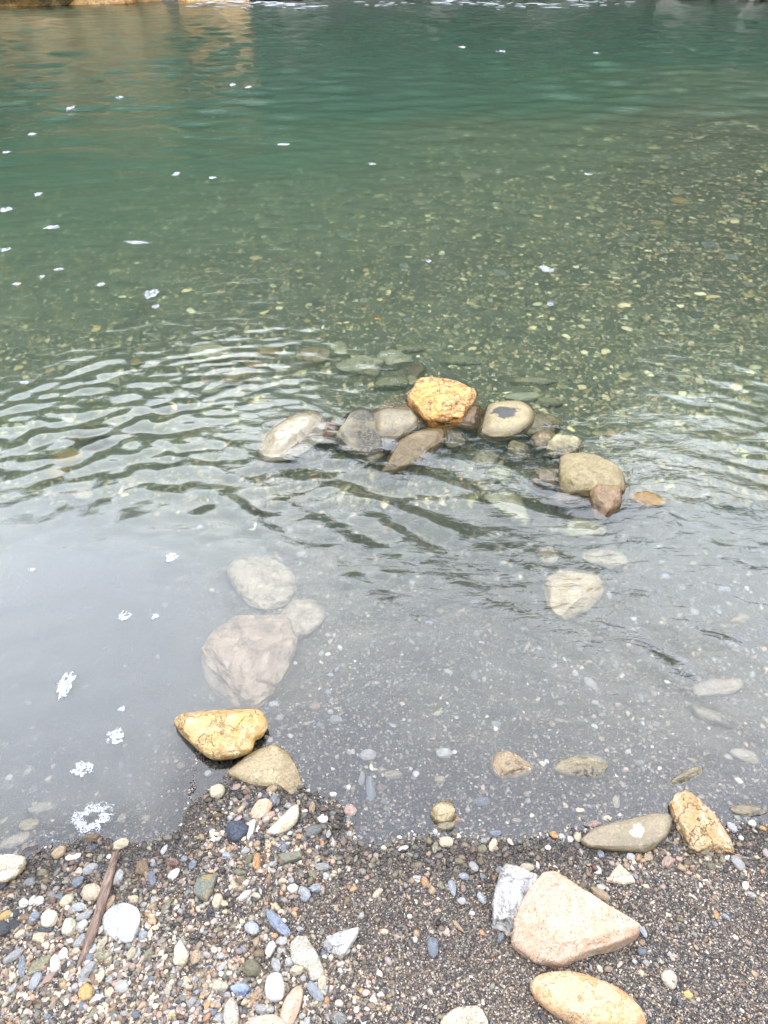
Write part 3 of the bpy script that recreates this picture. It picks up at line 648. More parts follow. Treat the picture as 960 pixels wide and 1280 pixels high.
UL = [(606, 574, 34, 22, 10, m_sub, 'pale grey sunken stone inside arc below the black-patched cream stone'),
 (624, 592, 34, 20, 0, m_pgreen, 'faint green sunken stone below the pale grey one inside the arc'),
 (729, 661, 66, 24, -5, m_pgreen, 'wide greenish sunken stone nearest viewer below the smooth brown stone'),
 (335, 441, 36, 10, 5, m_rust, 'thin yellowish sunken stone left end of the far submerged row'),
 (390, 446, 44, 26, 5, m_tan, 'rounded tan sunken stone in the far submerged row'),
 (422, 437, 28, 22, 0, m_pgreen, 'pale green sunken stone right behind the rounded tan one'),
 (449, 457, 54, 22, 5, m_pgreen, 'wide dull green sunken stone in the middle of the far row'),
 (491, 451, 46, 24, 0, m_pgreen, 'smooth grey-green sunken stone behind the orange angular rock'),
 (513, 436, 36, 12, 0, m_mossy, 'farthest low olive sunken stone behind the orange angular rock'),
 (463, 465, 26, 15, 0, m_tan, 'small tan sunken stone in front of the wide dull green one'),
 (522, 463, 26, 20, 30, m_brown, 'brown sunken stone just behind the left tip of the orange rock'),
 (513, 476, 18, 14, 0, m_tan, 'small tan sunken stone touching the left tip of the orange rock'),
 (490, 480, 44, 18, 5, m_mossy, 'low dull sunken stone between the orange rock and the far row'),
 (577, 451, 52, 13, 0, m_mossy, 'long faint olive sunken stone beyond the orange rock to the right'),
 (667, 477, 60, 11, 0, m_mossy, 'long faint sunken stone beyond the cream black-patched stone'),
 (652, 496, 44, 12, 0, m_pgreen, 'low green sunken stone close behind the cream black-patched stone'),
 (685, 503, 40, 12, -5, m_mossy, 'low olive sunken stone right behind the arc of stones'),
 (264, 444, 60, 26, 0, m_pgreen, 'largest grey-green sunken stone at the far left of the submerged row'),
 (302, 446, 30, 16, 0, m_brgrey, 'dark sunken stone right of the largest grey-green one'),
 (317, 456, 26, 10, 0, m_rust, 'small yellow-green sunken stone in the left of the far row'),
 (297, 472, 46, 20, 15, m_tan, 'olive-tan sunken stone in front of the far left row'),
 (264, 489, 24, 11, 0, m_pgreen, 'small pale sunken stone among bright glints left of the arc'),
 (248, 468, 18, 9, 0, m_sub, 'tiny pale sunken stone below the largest grey-green sunken one'),
 (170, 453, 15, 9, 0, m_rust, 'small yellow-brown sunken stone alone in the left green water'),
 (145, 478, 22, 13, 0, m_pgreen, 'pale green sunken stone under the left glints'),
 (119, 533, 40, 10, 5, m_brgrey, 'thin dark sunken stone beneath the left bright ripples'),
 (148, 541, 60, 15, 8, m_brgrey, 'long dark sunken stone beneath the left bright ripples'),
 (106, 550, 52, 16, 10, m_brown, 'long brown sunken stone beneath the left bright ripples'),
 (82, 572, 42, 17, 8, m_rust, 'orange-brown sunken stone showing between ripples at the left'),
 (74, 591, 28, 16, 0, m_rust, 'smaller orange sunken stone below the orange-brown one at the left'),
 (100, 616, 34, 18, 0, m_sub2, 'faint pinkish sunken stone below the small orange one'),
 (321, 629, 26, 14, 20, m_white, 'small white sunken stone below the cream-white oval stone'),
 (900, 859, 62, 24, 8, m_sub, 'lumpy pale sunken stone near the right side'),
 (888, 896, 58, 14, -28, m_dull, 'long pale tilted sunken slab below the lumpy pale stone'),
 (931, 945, 42, 16, -22, m_white, 'thin white sunken stone near the right edge'),
 (858, 971, 46, 15, 30, m_dull, 'thin tan sunken stone beyond the orange-brown veined stone'),
 (730, 959, 74, 30, 0, m_dull, 'flat tan sunken slab, wide and half buried in the shallow bed'),
 (757, 699, 60, 22, -10, m_sub, 'pale lumpy sunken stone behind the round cream stone'),
 (924, 774, 24, 10, 10, m_tan, 'small tan sunken stone under ripples near the right edge'),
 (8, 1086, 54, 34, 30, m_sub, 'pale grey-green flat stone at the far left water edge'),
 (20, 1052, 46, 18, 25, m_dull, 'pale yellow sunken stone beyond the flat one at far left'),
 (36, 1031, 28, 14, 20, m_tan, 'small faint yellow sunken stone second out from the left shore'),
 (53, 1012, 38, 20, 10, m_dull, 'faint tan sunken stone farthest out from the left shore'),
 (555, 1016, 28, 32, -60, m_tan, 'tan sunken stone in the shallow water at the middle shore'),
 (556, 1034, 26, 13, 15, m_dull, 'narrow tan stone lying at the front of the tan sunken one'),
 (935, 1014, 46, 16, -5, m_dull, 'low tan-green sunken stone at the right edge water line')]
for i, (a, b, c, d, ang, m, l) in enumerate(UL): under(ell(a, b, c, d, ang), m, l, seed=50 + i, nf=4, rough=.05, e=2.5)
under([(612, 948), (628, 938), (650, 940), (666, 958), (660, 972), (632, 979), (616, 968)], m_sub2, 'cream sunken stone with an orange top in the middle shallows', seed=120, e=2.6, nf=3)
under([(668, 690), (690, 682), (700, 700), (680, 708)], m_sub, 'small pale sunken stone left behind the round cream stone', seed=121)

# other named stones on the beach
LG = 'larger pebbles of the gravel beach'
def cobble(poly, mat, label, **k): return stone('cobble', poly, mat, label, 'stone', LG, **k)
cobble([(128, 1150), (138, 1135), (155, 1129), (170, 1134), (176, 1146), (172, 1164), (163, 1180), (146, 1176), (132, 1166)], m_quartz, 'flat grey cobble with white quartz veins right of the driftwood stick', h=.010, lift=.5, e=3, nf=2, seed=130, sub=5)
cobble([(364, 1180), (372, 1171), (382, 1172), (395, 1190), (405, 1214), (404, 1222), (388, 1226), (384, 1212), (366, 1204), (364, 1192)], m_slab, 'large pale tan flat slab among the white pebbles at lower centre', h=.009, lift=.6, e=3.4, nf=2, seed=131, sub=5, corner=.12)
cobble([(402, 1179), (420, 1167), (436, 1163), (449, 1160), (446, 1170), (438, 1183), (428, 1197), (412, 1190)], m_greyw, 'white-grey angular stone with a sharp ridge alone on dark sand', h=.014, lift=.6, e=3, nf=7, seed=132, sub=5, corner=.08)
cobble([(550, 1281), (560, 1266), (583, 1258), (600, 1261), (608, 1276), (604, 1292), (560, 1296)], m_sub, 'pale lumpy stone cut off by the bottom edge at centre', h=.02, lift=.6, e=2.6, nf=4, rough=.07, seed=133, sub=5)
cobble([(757, 1103), (774, 1080), (786, 1090), (794, 1104), (780, 1106)], m_sub2, 'white-peach wedge stone beyond the right tip of the large peach block', h=.010, lift=.6, e=3, nf=4, seed=134, corner=.08)
cobble([(242, 1116), (246, 1099), (256, 1094), (271, 1094), (267, 1112), (258, 1127), (248, 1123)], RM('green_grey_stone', (.17, .19, .16), (.23, .24, .18), (.36, .25, .1), scale=20, crack=.3), 'grey-green half-round stone with a tan edge on the dark gravel', h=.011, lift=.6, e=2.6, nf=2, seed=135, corner=.1)
cobble([(343, 1021), (356, 1005)] and [(330, 1040), (345, 1030), (357, 1018), (366, 1007), (373, 1006), (374, 1016), (370, 1030), (357, 1040), (343, 1044)], m_white, 'long curved cream-yellow stone beside the orange-white one on the spit', h=.009, lift=.6, e=2.4, nf=2, seed=136)
cobble([(313, 1016), (322, 1001), (334, 998), (341, 1005), (336, 1016), (324, 1024), (314, 1022)], RM('orange_white_stone', (.6, .3, .14), (.7, .6, .48), scale=30, crack=.2), 'flat orange-rimmed stone with a white middle on the gravel spit', h=.008, lift=.6, e=2.8, nf=2, seed=137)
cobble([(217, 1205), (218, 1186), (226, 1174), (236, 1194), (234, 1202), (228, 1208)], m_white, 'white triangular shard standing out on the fine gravel lower left', h=.009, lift=.6, e=2.8, nf=4, seed=138, corner=.08)
cobble([(331, 1237), (334, 1222), (342, 1216), (351, 1217), (356, 1232), (354, 1248), (344, 1253), (334, 1250)], RM('bright_white_stone', (.74, .73, .71), (.70, .66, .58), scale=18, crack=.15), 'smooth bright white upright oblong stone at lower centre', h=.013, lift=.6, e=2.6, nf=1, rough=.02, seed=139)
cobble([(350, 1270), (355, 1252), (367, 1235), (376, 1233), (379, 1242), (374, 1262), (366, 1280), (352, 1284)], m_peach, 'long smooth peach stone right of the bright white oblong stone', h=.011, lift=.6, e=2.5, nf=1, rough=.02, seed=140)
cobble([(300, 1285), (318, 1272), (340, 1268), (358, 1276), (364, 1290), (330, 1300)], m_sub2, 'pinkish tan stone with brown top at the bottom edge left of centre', h=.013, lift=.5, seed=141)
cobble([(279, 1272), (282, 1256), (290, 1247), (297, 1256), (299, 1276), (296, 1290), (284, 1288)], m_slab, 'pointed pinkish-grey flat stone at the bottom edge', h=.009, lift=.6, e=3, nf=3, seed=142)
cobble([(262, 1222), (284, 1228), (286, 1234), (278, 1247), (268, 1240)], m_dull, 'dull tan flat triangular stone left of the blue spotted stone', h=.005, lift=.6, e=3, nf=2, seed=143)
cobble([(286, 1233), (303, 1226), (313, 1236), (305, 1248), (292, 1241)], RM('blue_spotted', (.32, .38, .50), (.42, .47, .56), scale=40, speck=.5, speck_col=(.05, .06, .1), crack=.2), 'pale blue angular stone with dark spots near the bottom', h=.008, lift=.6, e=2.8, nf=4, seed=144)
cobble([(332, 1139), (341, 1138), (350, 1148), (363, 1163), (362, 1170), (352, 1168), (338, 1157)], RM('slate', (.22, .26, .33), (.33, .36, .43), scale=25, crack=.5), 'long blue-grey slate stone slanting down right above the white pebbles', h=.009, lift=.6, e=2.8, nf=4, seed=145)
cobble([(349, 1069), (376, 1064), (377, 1074), (350, 1081)], m_olive if False else RM('olive_bar', (.2, .19, .13), (.26, .24, .17), scale=20, crack=.3), 'rectangular olive-grey bar-shaped stone on the gravel spit', h=.008, lift=.6, e=5, nf=1, seed=146, corner=.05)
cobble([(825, 1220), (833, 1211), (842, 1214), (847, 1224), (843, 1238), (835, 1236)], RM('shell_like', (.66, .6, .5), (.5, .4, .28), scale=35, crack=.2, patch=(.004, -.008, .006, (.14, .1, .07))), 'cream pear-shaped stone with a brown spot right of the orange oval stone', h=.010, lift=.6, e=2.2, nf=0, seed=147)
cobble([(281, 1038), (289, 1024), (303, 1024), (311, 1036), (304, 1048), (290, 1054)], RM('dark_blue', (.05, .06, .085), (.09, .10, .13), scale=25, crack=.5), 'cracked dark blue-black angular stone on the gravel spit', h=.011, lift=.6, e=3, nf=5, seed=148)
cobble([(52, 1160), (52, 1145), (60, 1137), (73, 1140), (71, 1153), (62, 1160)], RM('yellow_cream', (.6, .53, .38), (.66, .6, .46), scale=25, crack=.2), 'yellowish cream blocky stone left of the driftwood stick', h=.010, lift=.65, e=3, nf=3, seed=149)
cobble([(101, 1118), (108, 1106), (122, 1103), (128, 1114), (121, 1126), (106, 1127)], RM('peach_round', (.5, .4, .28), (.56, .46, .34), scale=20, crack=.15), 'plump peach-tan rounded stone touching the left side of driftwood stick', h=.012, lift=.65, e=2.3, nf=1, seed=150)
cobble([(76, 1168), (80, 1149), (93, 1148), (96, 1158), (88, 1171)], m_pgreen if False else RM('cream_olive', (.50, .47, .34), (.6, .56, .42), scale=22, crack=.2), 'cream-olive blocky stone between the blocky cream stone and driftwood', h=.010, lift=.65, e=3, nf=2, seed=151)
cobble([(98, 1246), (100, 1232), (110, 1228), (117, 1236), (114, 1248), (104, 1252)], m_rust, 'orange stone with a grey top below the driftwood stick', h=.010, lift=.6, e=2.4, nf=2, seed=152)
# ---------------------------------------------------------------- driftwood
def stick(name, pts, rads, mat, label, cat, seed=0, seg=20):
    """pts: pixel way-points on the ground; an irregular tapered round with split grain and knots"""
    rng = np.random.default_rng(seed); P = []
    for (a, b, lift) in pts:
        g = ground_px(a, b); P.append([g[0], g[1], g[2] + lift])
    P = np.array(P); t = np.linspace(0, len(P) - 1, 34); C = np.stack([np.interp(t, range(len(P)), P[:, i]) for i in range(3)], -1)
    rr_ = np.interp(t, np.linspace(0, len(P) - 1, len(rads)), rads); V = []; org = C.mean(0)
    for i in range(len(C)):
        T = C[min(i + 1, len(C) - 1)] - C[max(i - 1, 0)]; T /= np.linalg.norm(T); s_ = np.cross(T, [0, 0, 1]); s_ /= np.linalg.norm(s_); u = np.cross(s_, T)
        for j in range(seg):
            a = 2 * math.pi * j / seg; k = rr_[i] * (1 + .16 * math.sin(3 * a + 1.3 + .05 * i) + .10 * mnoise.noise(Vector((math.cos(a) * 2, math.sin(a) * 2, i * .28 + seed))) * 3.2 + .12 * math.exp(-((i - 11) / 1.6) ** 2) + .10 * math.exp(-((i - 22) / 1.4) ** 2) - .22 * max(0, math.cos(a - 1.2 - i * .03)) ** 12)
            V.append(C[i] - org + s_ * math.cos(a) * k + u * math.sin(a) * k * .72)
    n = len(C); F = [(i * seg + j, i * seg + (j + 1) % seg, (i + 1) * seg + (j + 1) % seg, (i + 1) * seg + j) for i in range(n - 1) for j in range(seg)]
    V += [C[0] - org, C[-1] - org]
    me = np_mesh(name, V, F); bm = bmesh.new(); bm.from_mesh(me); bm.verts.ensure_lookup_table()
    for j in range(seg):
        bm.faces.new((bm.verts[j], bm.verts[n * seg], bm.verts[(j + 1) % seg])); bm.faces.new((bm.verts[(n - 1) * seg + j], bm.verts[(n - 1) * seg + (j + 1) % seg], bm.verts[n * seg + 1]))
    bmesh.ops.recalc_face_normals(bm, faces=bm.faces); bm.to_mesh(me); bm.free()
    o = link(name, me, mat, None, tuple(org)); tag(o, label, cat)
    pp = np.array([p[:2] for p in pts]); LAND.append((o, label, pp.mean(0), np.ptp(pp, 0))); return o
m_wood = wood_material('weathered_wood', (.045, .028, .020), (.20, .135, .10)); m_dwood = wood_material('dark_wet_wood', (.018, .014, .012), (.055, .045, .04))
main_stick = stick('driftwood', [(146, 1066, .004), (141, 1090, .010), (131, 1125, .011), (120, 1160, .010), (108, 1190, .006), (96, 1214, .001)], (.0065, .0096, .0100, .0092, .0070, .003), m_wood,
                   'long brown driftwood stick lying across the pebbles at lower left', 'driftwood', 3)
stick('driftwood_fragment', [(22, 1075, .002), (34, 1064, .006), (46, 1060, .006), (56, 1054, .002)], (.003, .006, .005, .002), m_dwood, 'short black wet wood fragment at the left water edge', 'driftwood', 5)
stick('twig', [(75, 1160, .004), (78, 1146, .006), (81, 1133, .004)], (.0022, .003, .002), m_wood, 'short grey-brown twig upright between two cream stones left of the driftwood', 'twig', 6)
stick('twig', [(437, 1087, .002), (450, 1096, .003), (470, 1107, .002)], (.0008, .0013, .0008), m_dwood, 'thin dark twig on wet sand in the middle of the shore', 'twig', 7)
stick('twig', [(524, 1014, -.002), (521, 1024, .0), (523, 1034, .0)], (.0012, .0016, .001), m_wood, 'thin brown twig in shallow water left of the tan sunken stone', 'twig', 8)
stick('twig', [(662, 1022, -.002), (668, 1012, -.001), (675, 1000, -.004)], (.0006, .0009, .0006), m_dwood, 'hair-thin black twig in shallows beyond the peach block', 'twig', 9)

# ---------------------------------------------------------------- pebbles, every one a thing
PT = []
def peb_proto(i):
    r_ = np.random.default_rng(900 + i); v, f = ico(3); v = v.copy(); ang = i % 3 == 0
    for _ in range(7 if ang else 3):
        d = r_.normal(size=3); d /= np.linalg.norm(d); c = r_.uniform(.6, .86) if ang else r_.uniform(.78, .93); v -= np.outer(np.maximum(v @ d - c, 0), d) * (1 if ang else .8)
    so = Vector(r_.uniform(-40, 40, 3)); dn = np.array([mnoise.noise(Vector(u * 1.3) + so) * .14 + mnoise.noise(Vector(u * 4) + so) * .035 for u in v]); v = v * (1 + dn)[:, None]
    v /= np.array([np.abs(v[:, 0]).max(), np.abs(v[:, 1]).max(), np.abs(v[:, 2]).max()])
    return np_mesh('pebble', v, f), ang
PROTO = [peb_proto(i) for i in range(24)]
CK = {'W': 'white', 'C': 'cream', 'T': 'tan', 'O': 'orange', 'G': 'grey', 'L': 'pale grey', 'B': 'blue-grey', 'D': 'dark grey', 'P': 'pinkish', 'V': 'olive', 'R': 'red-brown', 'Y': 'yellow', 'N': 'brown', 'K': 'light blue-grey'}
PEB = """115 1049 22 12 10 N;151 1056 21 12 15 C;74 1067 18 13 30 T;92 1071 19 9 10 W;115 1060 14 8 15 D;113 1087 19 13 30 L;97 1104 17 12 40 B;84 1126 17 14 45 C;57 1163 22 10 0 D;50 1174 21 14 -10 C;103 1158 14 12 45 W;7 1145 15 10 25 Y;30 1130 13 11 0 W;41 1126 12 9 80 W;49 1127 13 10 0 W;108 1145 24 12 20 L;25 1168 13 9 30 C;3 1163 22 18 0 D;17 1158 16 12 -20 D;44 1147 14 12 0 B;32 1148 14 9 0 N;4 1105 16 14 90 D;54 1092 12 9 0 V;38 1104 16 10 0 G;57 1103 10 8 0 N;127 1088 10 10 0 D;148 1098 18 12 80 L;102 1042 9 5 90 W;106 1030 17 16 0 N;119 1027 12 9 0 N;136 1131 20 11 60 T;137 1071 8 6 0 W;21 1142 10 9 90 D;75 1122 12 10 0 B;98 1135 18 11 0 K;127 1162 11 6 70 W;112 1070 8 6 20 T;32 1059 10 9 0 P;41 1057 8 7 0 P;18 1068 10 6 60 C
17 1196 24 12 35 L;28 1208 26 10 -65 B;37 1199 9 8 0 C;50 1207 30 14 35 V;69 1207 22 13 -70 W;79 1193 14 13 0 W;100 1178 17 12 60 L;95 1189 11 8 0 C;129 1180 19 11 60 C;116 1187 12 8 80 K;112 1198 11 10 0 B;129 1195 20 12 0 V;110 1213 22 13 55 L;126 1221 14 11 80 C;104 1226 17 8 0 L;137 1241 12 11 0 C;118 1251 9 7 30 W;137 1226 11 10 0 L;151 1220 9 8 0 P;153 1234 18 15 0 L;63 1223 20 12 55 P;45 1227 19 13 80 K;16 1237 14 8 60 L;55 1250 7 6 0 C;26 1235 8 6 0 P;80 1209 10 8 90 D;124 1247 14 6 70 B;143 1272 9 8 0 L;155 1268 9 7 0 L;141 1266 12 7 30 V;133 1258 8 6 0 C;30 1278 10 8 0 V;59 1272 10 9 0 B;103 1258 12 10 0 B;116 1268 14 8 50 V
179 1085 18 15 -50 N;190 1099 18 10 -60 B;216 1079 20 11 -15 R;217 1095 18 12 50 W;241 1081 12 10 80 B;272 1127 17 14 80 C;283 1070 12 10 0 K;307 1064 11 7 20 L;314 1038 24 8 80 W;300 1092 17 9 0 V;302 1101 12 9 0 N;292 1107 14 8 -60 C;302 1110 11 8 10 T;306 1120 18 10 35 W;227 1102 9 6 0 P;234 1117 9 7 90 G;283 1140 11 5 0 C;253 1133 8 5 0 L;262 1139 9 8 0 D;168 1125 12 10 0 C;190 1134 12 9 30 T;180 1132 9 8 0 L;192 1126 10 7 80 L;208 1134 18 8 65 V;185 1143 8 6 0 O;230 1074 8 7 0 B;192 1081 8 7 0 B;205 1063 14 7 70 L;288 1023 8 6 0 L;310 1025 9 7 0 G;312 1075 13 11 80 V;179 1170 11 11 0 K;315 1161 20 15 -30 K;303 1153 8 7 0 C
245 1197 17 14 80 T;165 1193 15 11 70 C;173 1192 13 8 80 L;181 1197 26 8 55 V;166 1208 8 7 0 P;275 1275 20 13 0 L;287 1217 8 6 0 W;260 1255 14 8 75 O;229 1247 12 10 0 G;240 1253 13 10 45 L;254 1243 14 7 60 T;262 1211 11 8 0 L;277 1209 12 8 45 K;276 1195 11 8 0 L;288 1202 8 7 0 P;170 1269 11 10 0 B;215 1271 11 8 0 Y;247 1265 14 7 65 P;227 1263 9 8 0 P;267 1267 11 9 0 B;272 1252 12 7 10 L;185 1263 12 7 20 P;233 1232 8 7 0 L;246 1225 10 7 80 B;216 1222 8 6 0 V;189 1224 10 6 10 B;318 1247 10 8 90 O;284 1244 10 8 0 L
352 1177 15 11 0 L;338 1188 21 13 80 W;351 1188 9 8 0 L;324 1193 14 10 0 N;345 1206 18 12 -60 L;362 1203 12 11 0 L;315 1212 24 21 0 V;372 1214 20 14 10 C;403 1229 16 12 90 C;394 1240 29 13 -45 K;380 1253 14 5 80 W;378 1270 9 7 30 L;384 1277 11 8 70 L;423 1274 22 15 0 G;327 1262 16 11 0 L;339 1263 9 8 0 L;321 1243 18 9 45 T;379 1223 8 6 0 L;452 1145 8 7 80 L;375 1162 11 7 0 L;405 1193 9 8 0 B;395 1231 6 6 0 L;382 1122 14 12 0 K
356 972 13 11 0 T;342 1001 13 11 90 B;360 1008 11 8 0 L;390 1010 14 9 90 T;380 1014 10 5 0 W;403 1024 15 12 -10 W;392 1039 22 14 25 G;438 1014 17 15 0 P;416 1018 9 7 0 G;325 1047 10 9 0 D;321 1078 21 11 -80 O;331 1073 10 7 90 R;341 1078 12 7 45 L;403 1084 19 10 0 L;407 1096 10 9 0 L;391 1094 13 8 -45 V;366 1111 14 10 0 W;395 1112 17 12 15 K;381 1117 20 11 -45 K;364 1101 8 7 0 L;411 1043 10 8 90 L;362 1042 8 5 0 W;336 1021 17 10 20 P;348 1056 8 7 0 L;340 987 15 9 20 T;437 1043 8 7 0 L;397 1060 7 6 0 W;355 1060 12 8 90 B;272 991 19 17 0 C;295 985 12 9 40 P
558 1053 19 13 0 C;544 1060 14 9 80 V;617 1057 18 12 60 C;603 1062 12 10 0 V;619 1042 18 8 5 B;605 1051 9 7 0 L;592 1084 14 10 -50 L;580 1096 14 10 -10 K;565 1109 23 10 -80 K;602 1123 16 9 -60 K;531 1103 13 10 -70 O;519 1085 14 6 80 V;472 1117 15 8 40 C;590 1142 8 6 0 W;572 1158 20 6 -45 T;541 1185 24 15 90 B;577 1127 11 9 0 L;552 1108 12 8 -70 V;480 1060 8 7 0 C;504 1061 14 6 20 W;499 1047 8 5 0 W;574 1077 12 7 -20 V;601 1077 10 9 90 N;624 1086 8 6 0 B;481 1165 10 7 0 C;604 1096 9 6 0 B;627 1173 12 9 60 B;519 1175 7 6 90 W;579 1111 9 7 90 P;522 1098 9 7 0 L;512 1146 7 6 0 W
743 1030 17 9 0 P;712 1050 9 8 0 W;722 1047 12 10 90 C;750 1118 25 12 -35 T;835 1079 18 13 40 P;810 1073 11 8 0 T;788 1072 12 9 0 L;908 1073 10 7 30 W;922 1080 18 13 -60 L;914 1035 13 10 -60 L;920 1013 14 7 -30 L;926 1048 7 6 0 W;940 1030 10 8 0 W;953 1036 10 6 0 O;860 1244 11 9 -20 Y;802 1190 12 10 0 B;803 1164 16 8 -70 K;841 1195 15 5 -10 L;884 1192 7 5 90 W;866 1064 10 8 0 O;880 1065 14 9 0 V;889 1084 12 9 0 V;748 1089 9 8 90 W;726 1065 8 5 90 L;728 1107 9 7 0 N;713 1079 9 6 90 N;751 1069 10 9 90 B;939 1119 12 6 -30 L;952 1126 10 7 -45 P;895 1144 10 7 80 O;907 1146 9 5 -30 K;793 1203 7 6 0 W;807 1203 8 5 0 L;802 1179 9 7 0 T;936 1179 8 6 0 P;850 1252 9 6 90 G;658 1085 19 10 0 C;690 1083 14 5 -20 W;672 1082 9 5 90 W;685 1060 8 6 0 W;692 1044 12 9 -20 O;702 1046 9 7 0 L;643 1053 10 8 0 D"""
WPEB = """646 1027 14 8 0 C;770 1003 14 10 80 C;658 993 8 7 0 C;452 974 17 9 80 L;463 987 31 12 -85 K;453 995 14 11 90 D;476 985 14 9 0 P;491 969 24 11 0 C;550 975 14 9 0 C;572 1025 9 8 0 O;602 1002 20 11 0 B;578 997 11 9 0 G;517 973 8 6 0 L;460 945 22 14 0 W;350 898 9 7 20 W;338 925 10 7 30 W;205 915 9 7 0 L;195 935 9 8 0 L;225 958 10 8 0 T;260 967 9 8 0 W;342 880 12 8 0 W;393 883 16 11 0 T;420 900 16 11 0 L;413 890 8 6 0 W;328 688 12 9 0 L;347 692 11 9 90 P;377 692 12 7 10 W;193 687 12 9 0 L;555 942 20 13 0 W;738 855 18 13 -50 W;719 842 9 8 90 W;914 806 16 7 -20 W;854 825 12 7 -40 K;850 770 9 7 60 C;868 765 11 8 0 W;905 737 16 8 0 L;643 722 16 9 60 L;593 845 10 12 0 L;560 840 13 7 -30 W;744 878 9 6 0 W;42 987 10 7 0 L;152 1023 13 10 70 C;182 1023 12 9 0 C;283 870 9 7 0 T;620 905 12 8 0 L;690 905 10 8 0 T;820 905 10 7 0 L;640 815 10 7 0 P;800 955 12 8 0 L;480 1002 9 7 0 L"""
BED = """330 281 18 9 C;525 252 20 8 C;588 219 24 8 C;427 238 16 6 L;355 362 16 8 C;343 373 10 6 L;430 294 16 6 L;505 332 12 6 L;625 342 18 8 L;790 297 14 6 L;823 280 18 8 Y;810 228 20 8 Y;850 252 24 9 Y;864 259 20 7 V;848 240 18 6 C;886 306 18 7 L;830 315 12 5 C;915 322 16 7 L;935 355 18 7 C;770 332 14 6 C;735 240 14 5 C;703 184 12 4 L;882 152 12 5 Y;862 176 14 5 W;830 196 16 5 C;905 215 18 6 V;945 230 14 5 C;780 190 12 4 C;920 270 16 6 L;700 300 12 5 L;655 265 12 5 C;560 315 14 6 G;480 262 14 5 G;600 372 14 6 C;690 378 14 5 L;800 368 16 6 V;870 395 16 7 G;745 405 16 6 L;640 420 14 6 G;455 375 12 6 C;395 330 14 6 G;300 340 14 6 G;265 385 12 6 C;310 272 20 7 V;180 205 30 7 V;95 268 22 7 V;60 350 14 7 V;190 330 16 7 V;510 400 12 5 L;930 400 16 7 C;765 280 12 5 C;845 350 16 6 C;900 352 14 6 T;720 345 14 6 G;670 320 12 5 T"""
def gd(px, py, under=False):
    return ground_px(px, py)
cells = {}
allp = []
for blk, kind in ((PEB, 'pebble'), (WPEB, 'shallow_pebble')):
    for it in blk.replace('\n', ';').split(';'):
        a = it.split(); allp.append([float(v) for v in a[:5]] + [a[5], kind])
for it in BED.split(';'):
    a = it.split(); allp.append([float(a[0]), float(a[1]), float(a[2]), float(a[3]), random.Random(int(float(a[0]))).uniform(-10, 10), a[4], 'riverbed_pebble'])
def shape_word(l, w_, ang, flat):
    r_ = l / w_
    if r_ >= 1.9: return 'elongated angular' if ang else 'elongated'
    if r_ >= 1.32: return 'angular oblong' if ang else 'oval'
    return 'angular' if ang else 'rounded'
def size_word(s, kind):
    k = (20, 14, 9.5)
    return 'large' if s >= k[0] else 'medium' if s >= k[1] else 'small' if s >= k[2] else 'tiny'
SHORTL = {}
def short(lbl):
    """a landmark's name inside another label"""
    return SHORTL.get(lbl, lbl)
info = []
for i, (px, py, l, w_, ang, ck, kind) in enumerate(allp):
    me, isang = PROTO[(i * 7) % len(PROTO)]
    g = ground_px(px, py); p2 = place(px + 1, py, g[2] * (.8 if g[2] < 0 else 1)); p1 = place(px, py, g[2] * (.8 if g[2] < 0 else 1)); mpp = p2[0] - p1[0]
    a = R(ang); dep = math.atan2(CAM_H - g[2], math.hypot(g[0], g[1]))
    if kind == 'riverbed_pebble': L_, W_ = l * mpp * .5, max(w_ * mpp / math.sin(dep) * .5, l * mpp * .3); aw = a * .5; W_ = min(W_, L_ * 1.3)
    else:
        vx, vy = math.cos(a), math.sin(a) / math.sin(dep); L_ = l * mpp * .5 * math.hypot(vx, vy); aw = math.atan2(vy, vx)
        W_ = w_ * mpp * .5 * math.hypot(math.sin(a), math.cos(a) / math.sin(dep)) * .95
    hz = min(L_, W_) * random.Random(i).uniform(.5, .8) * (.6 if kind == 'riverbed_pebble' else 1)
    o = bpy.data.objects.new(kind, me); COL.objects.link(o)
    if not me.materials: me.materials.append(M_PEB)
    o.location = (g[0], g[1], g[2] + hz * .45); o.scale = (L_, W_, hz); o.rotation_euler = (random.Random(i + 1).uniform(-.15, .15), random.Random(i + 2).uniform(-.15, .15), aw)
    c = np.array(PAL[CK[ck]]) * random.Random(i + 3).uniform(.50, .72)
    if kind == 'pebble': c = c * 1.05
    if kind == 'riverbed_pebble': c = c * .75 + np.array([.12, .12, .07]) * .25
    o.color = (*np.clip(c, 0, .85), 1)
    info.append(dict(o=o, px=px, py=py, s=max(l, w_), col=CK[ck], sh=shape_word(l, w_, isang, 0), kind=kind))
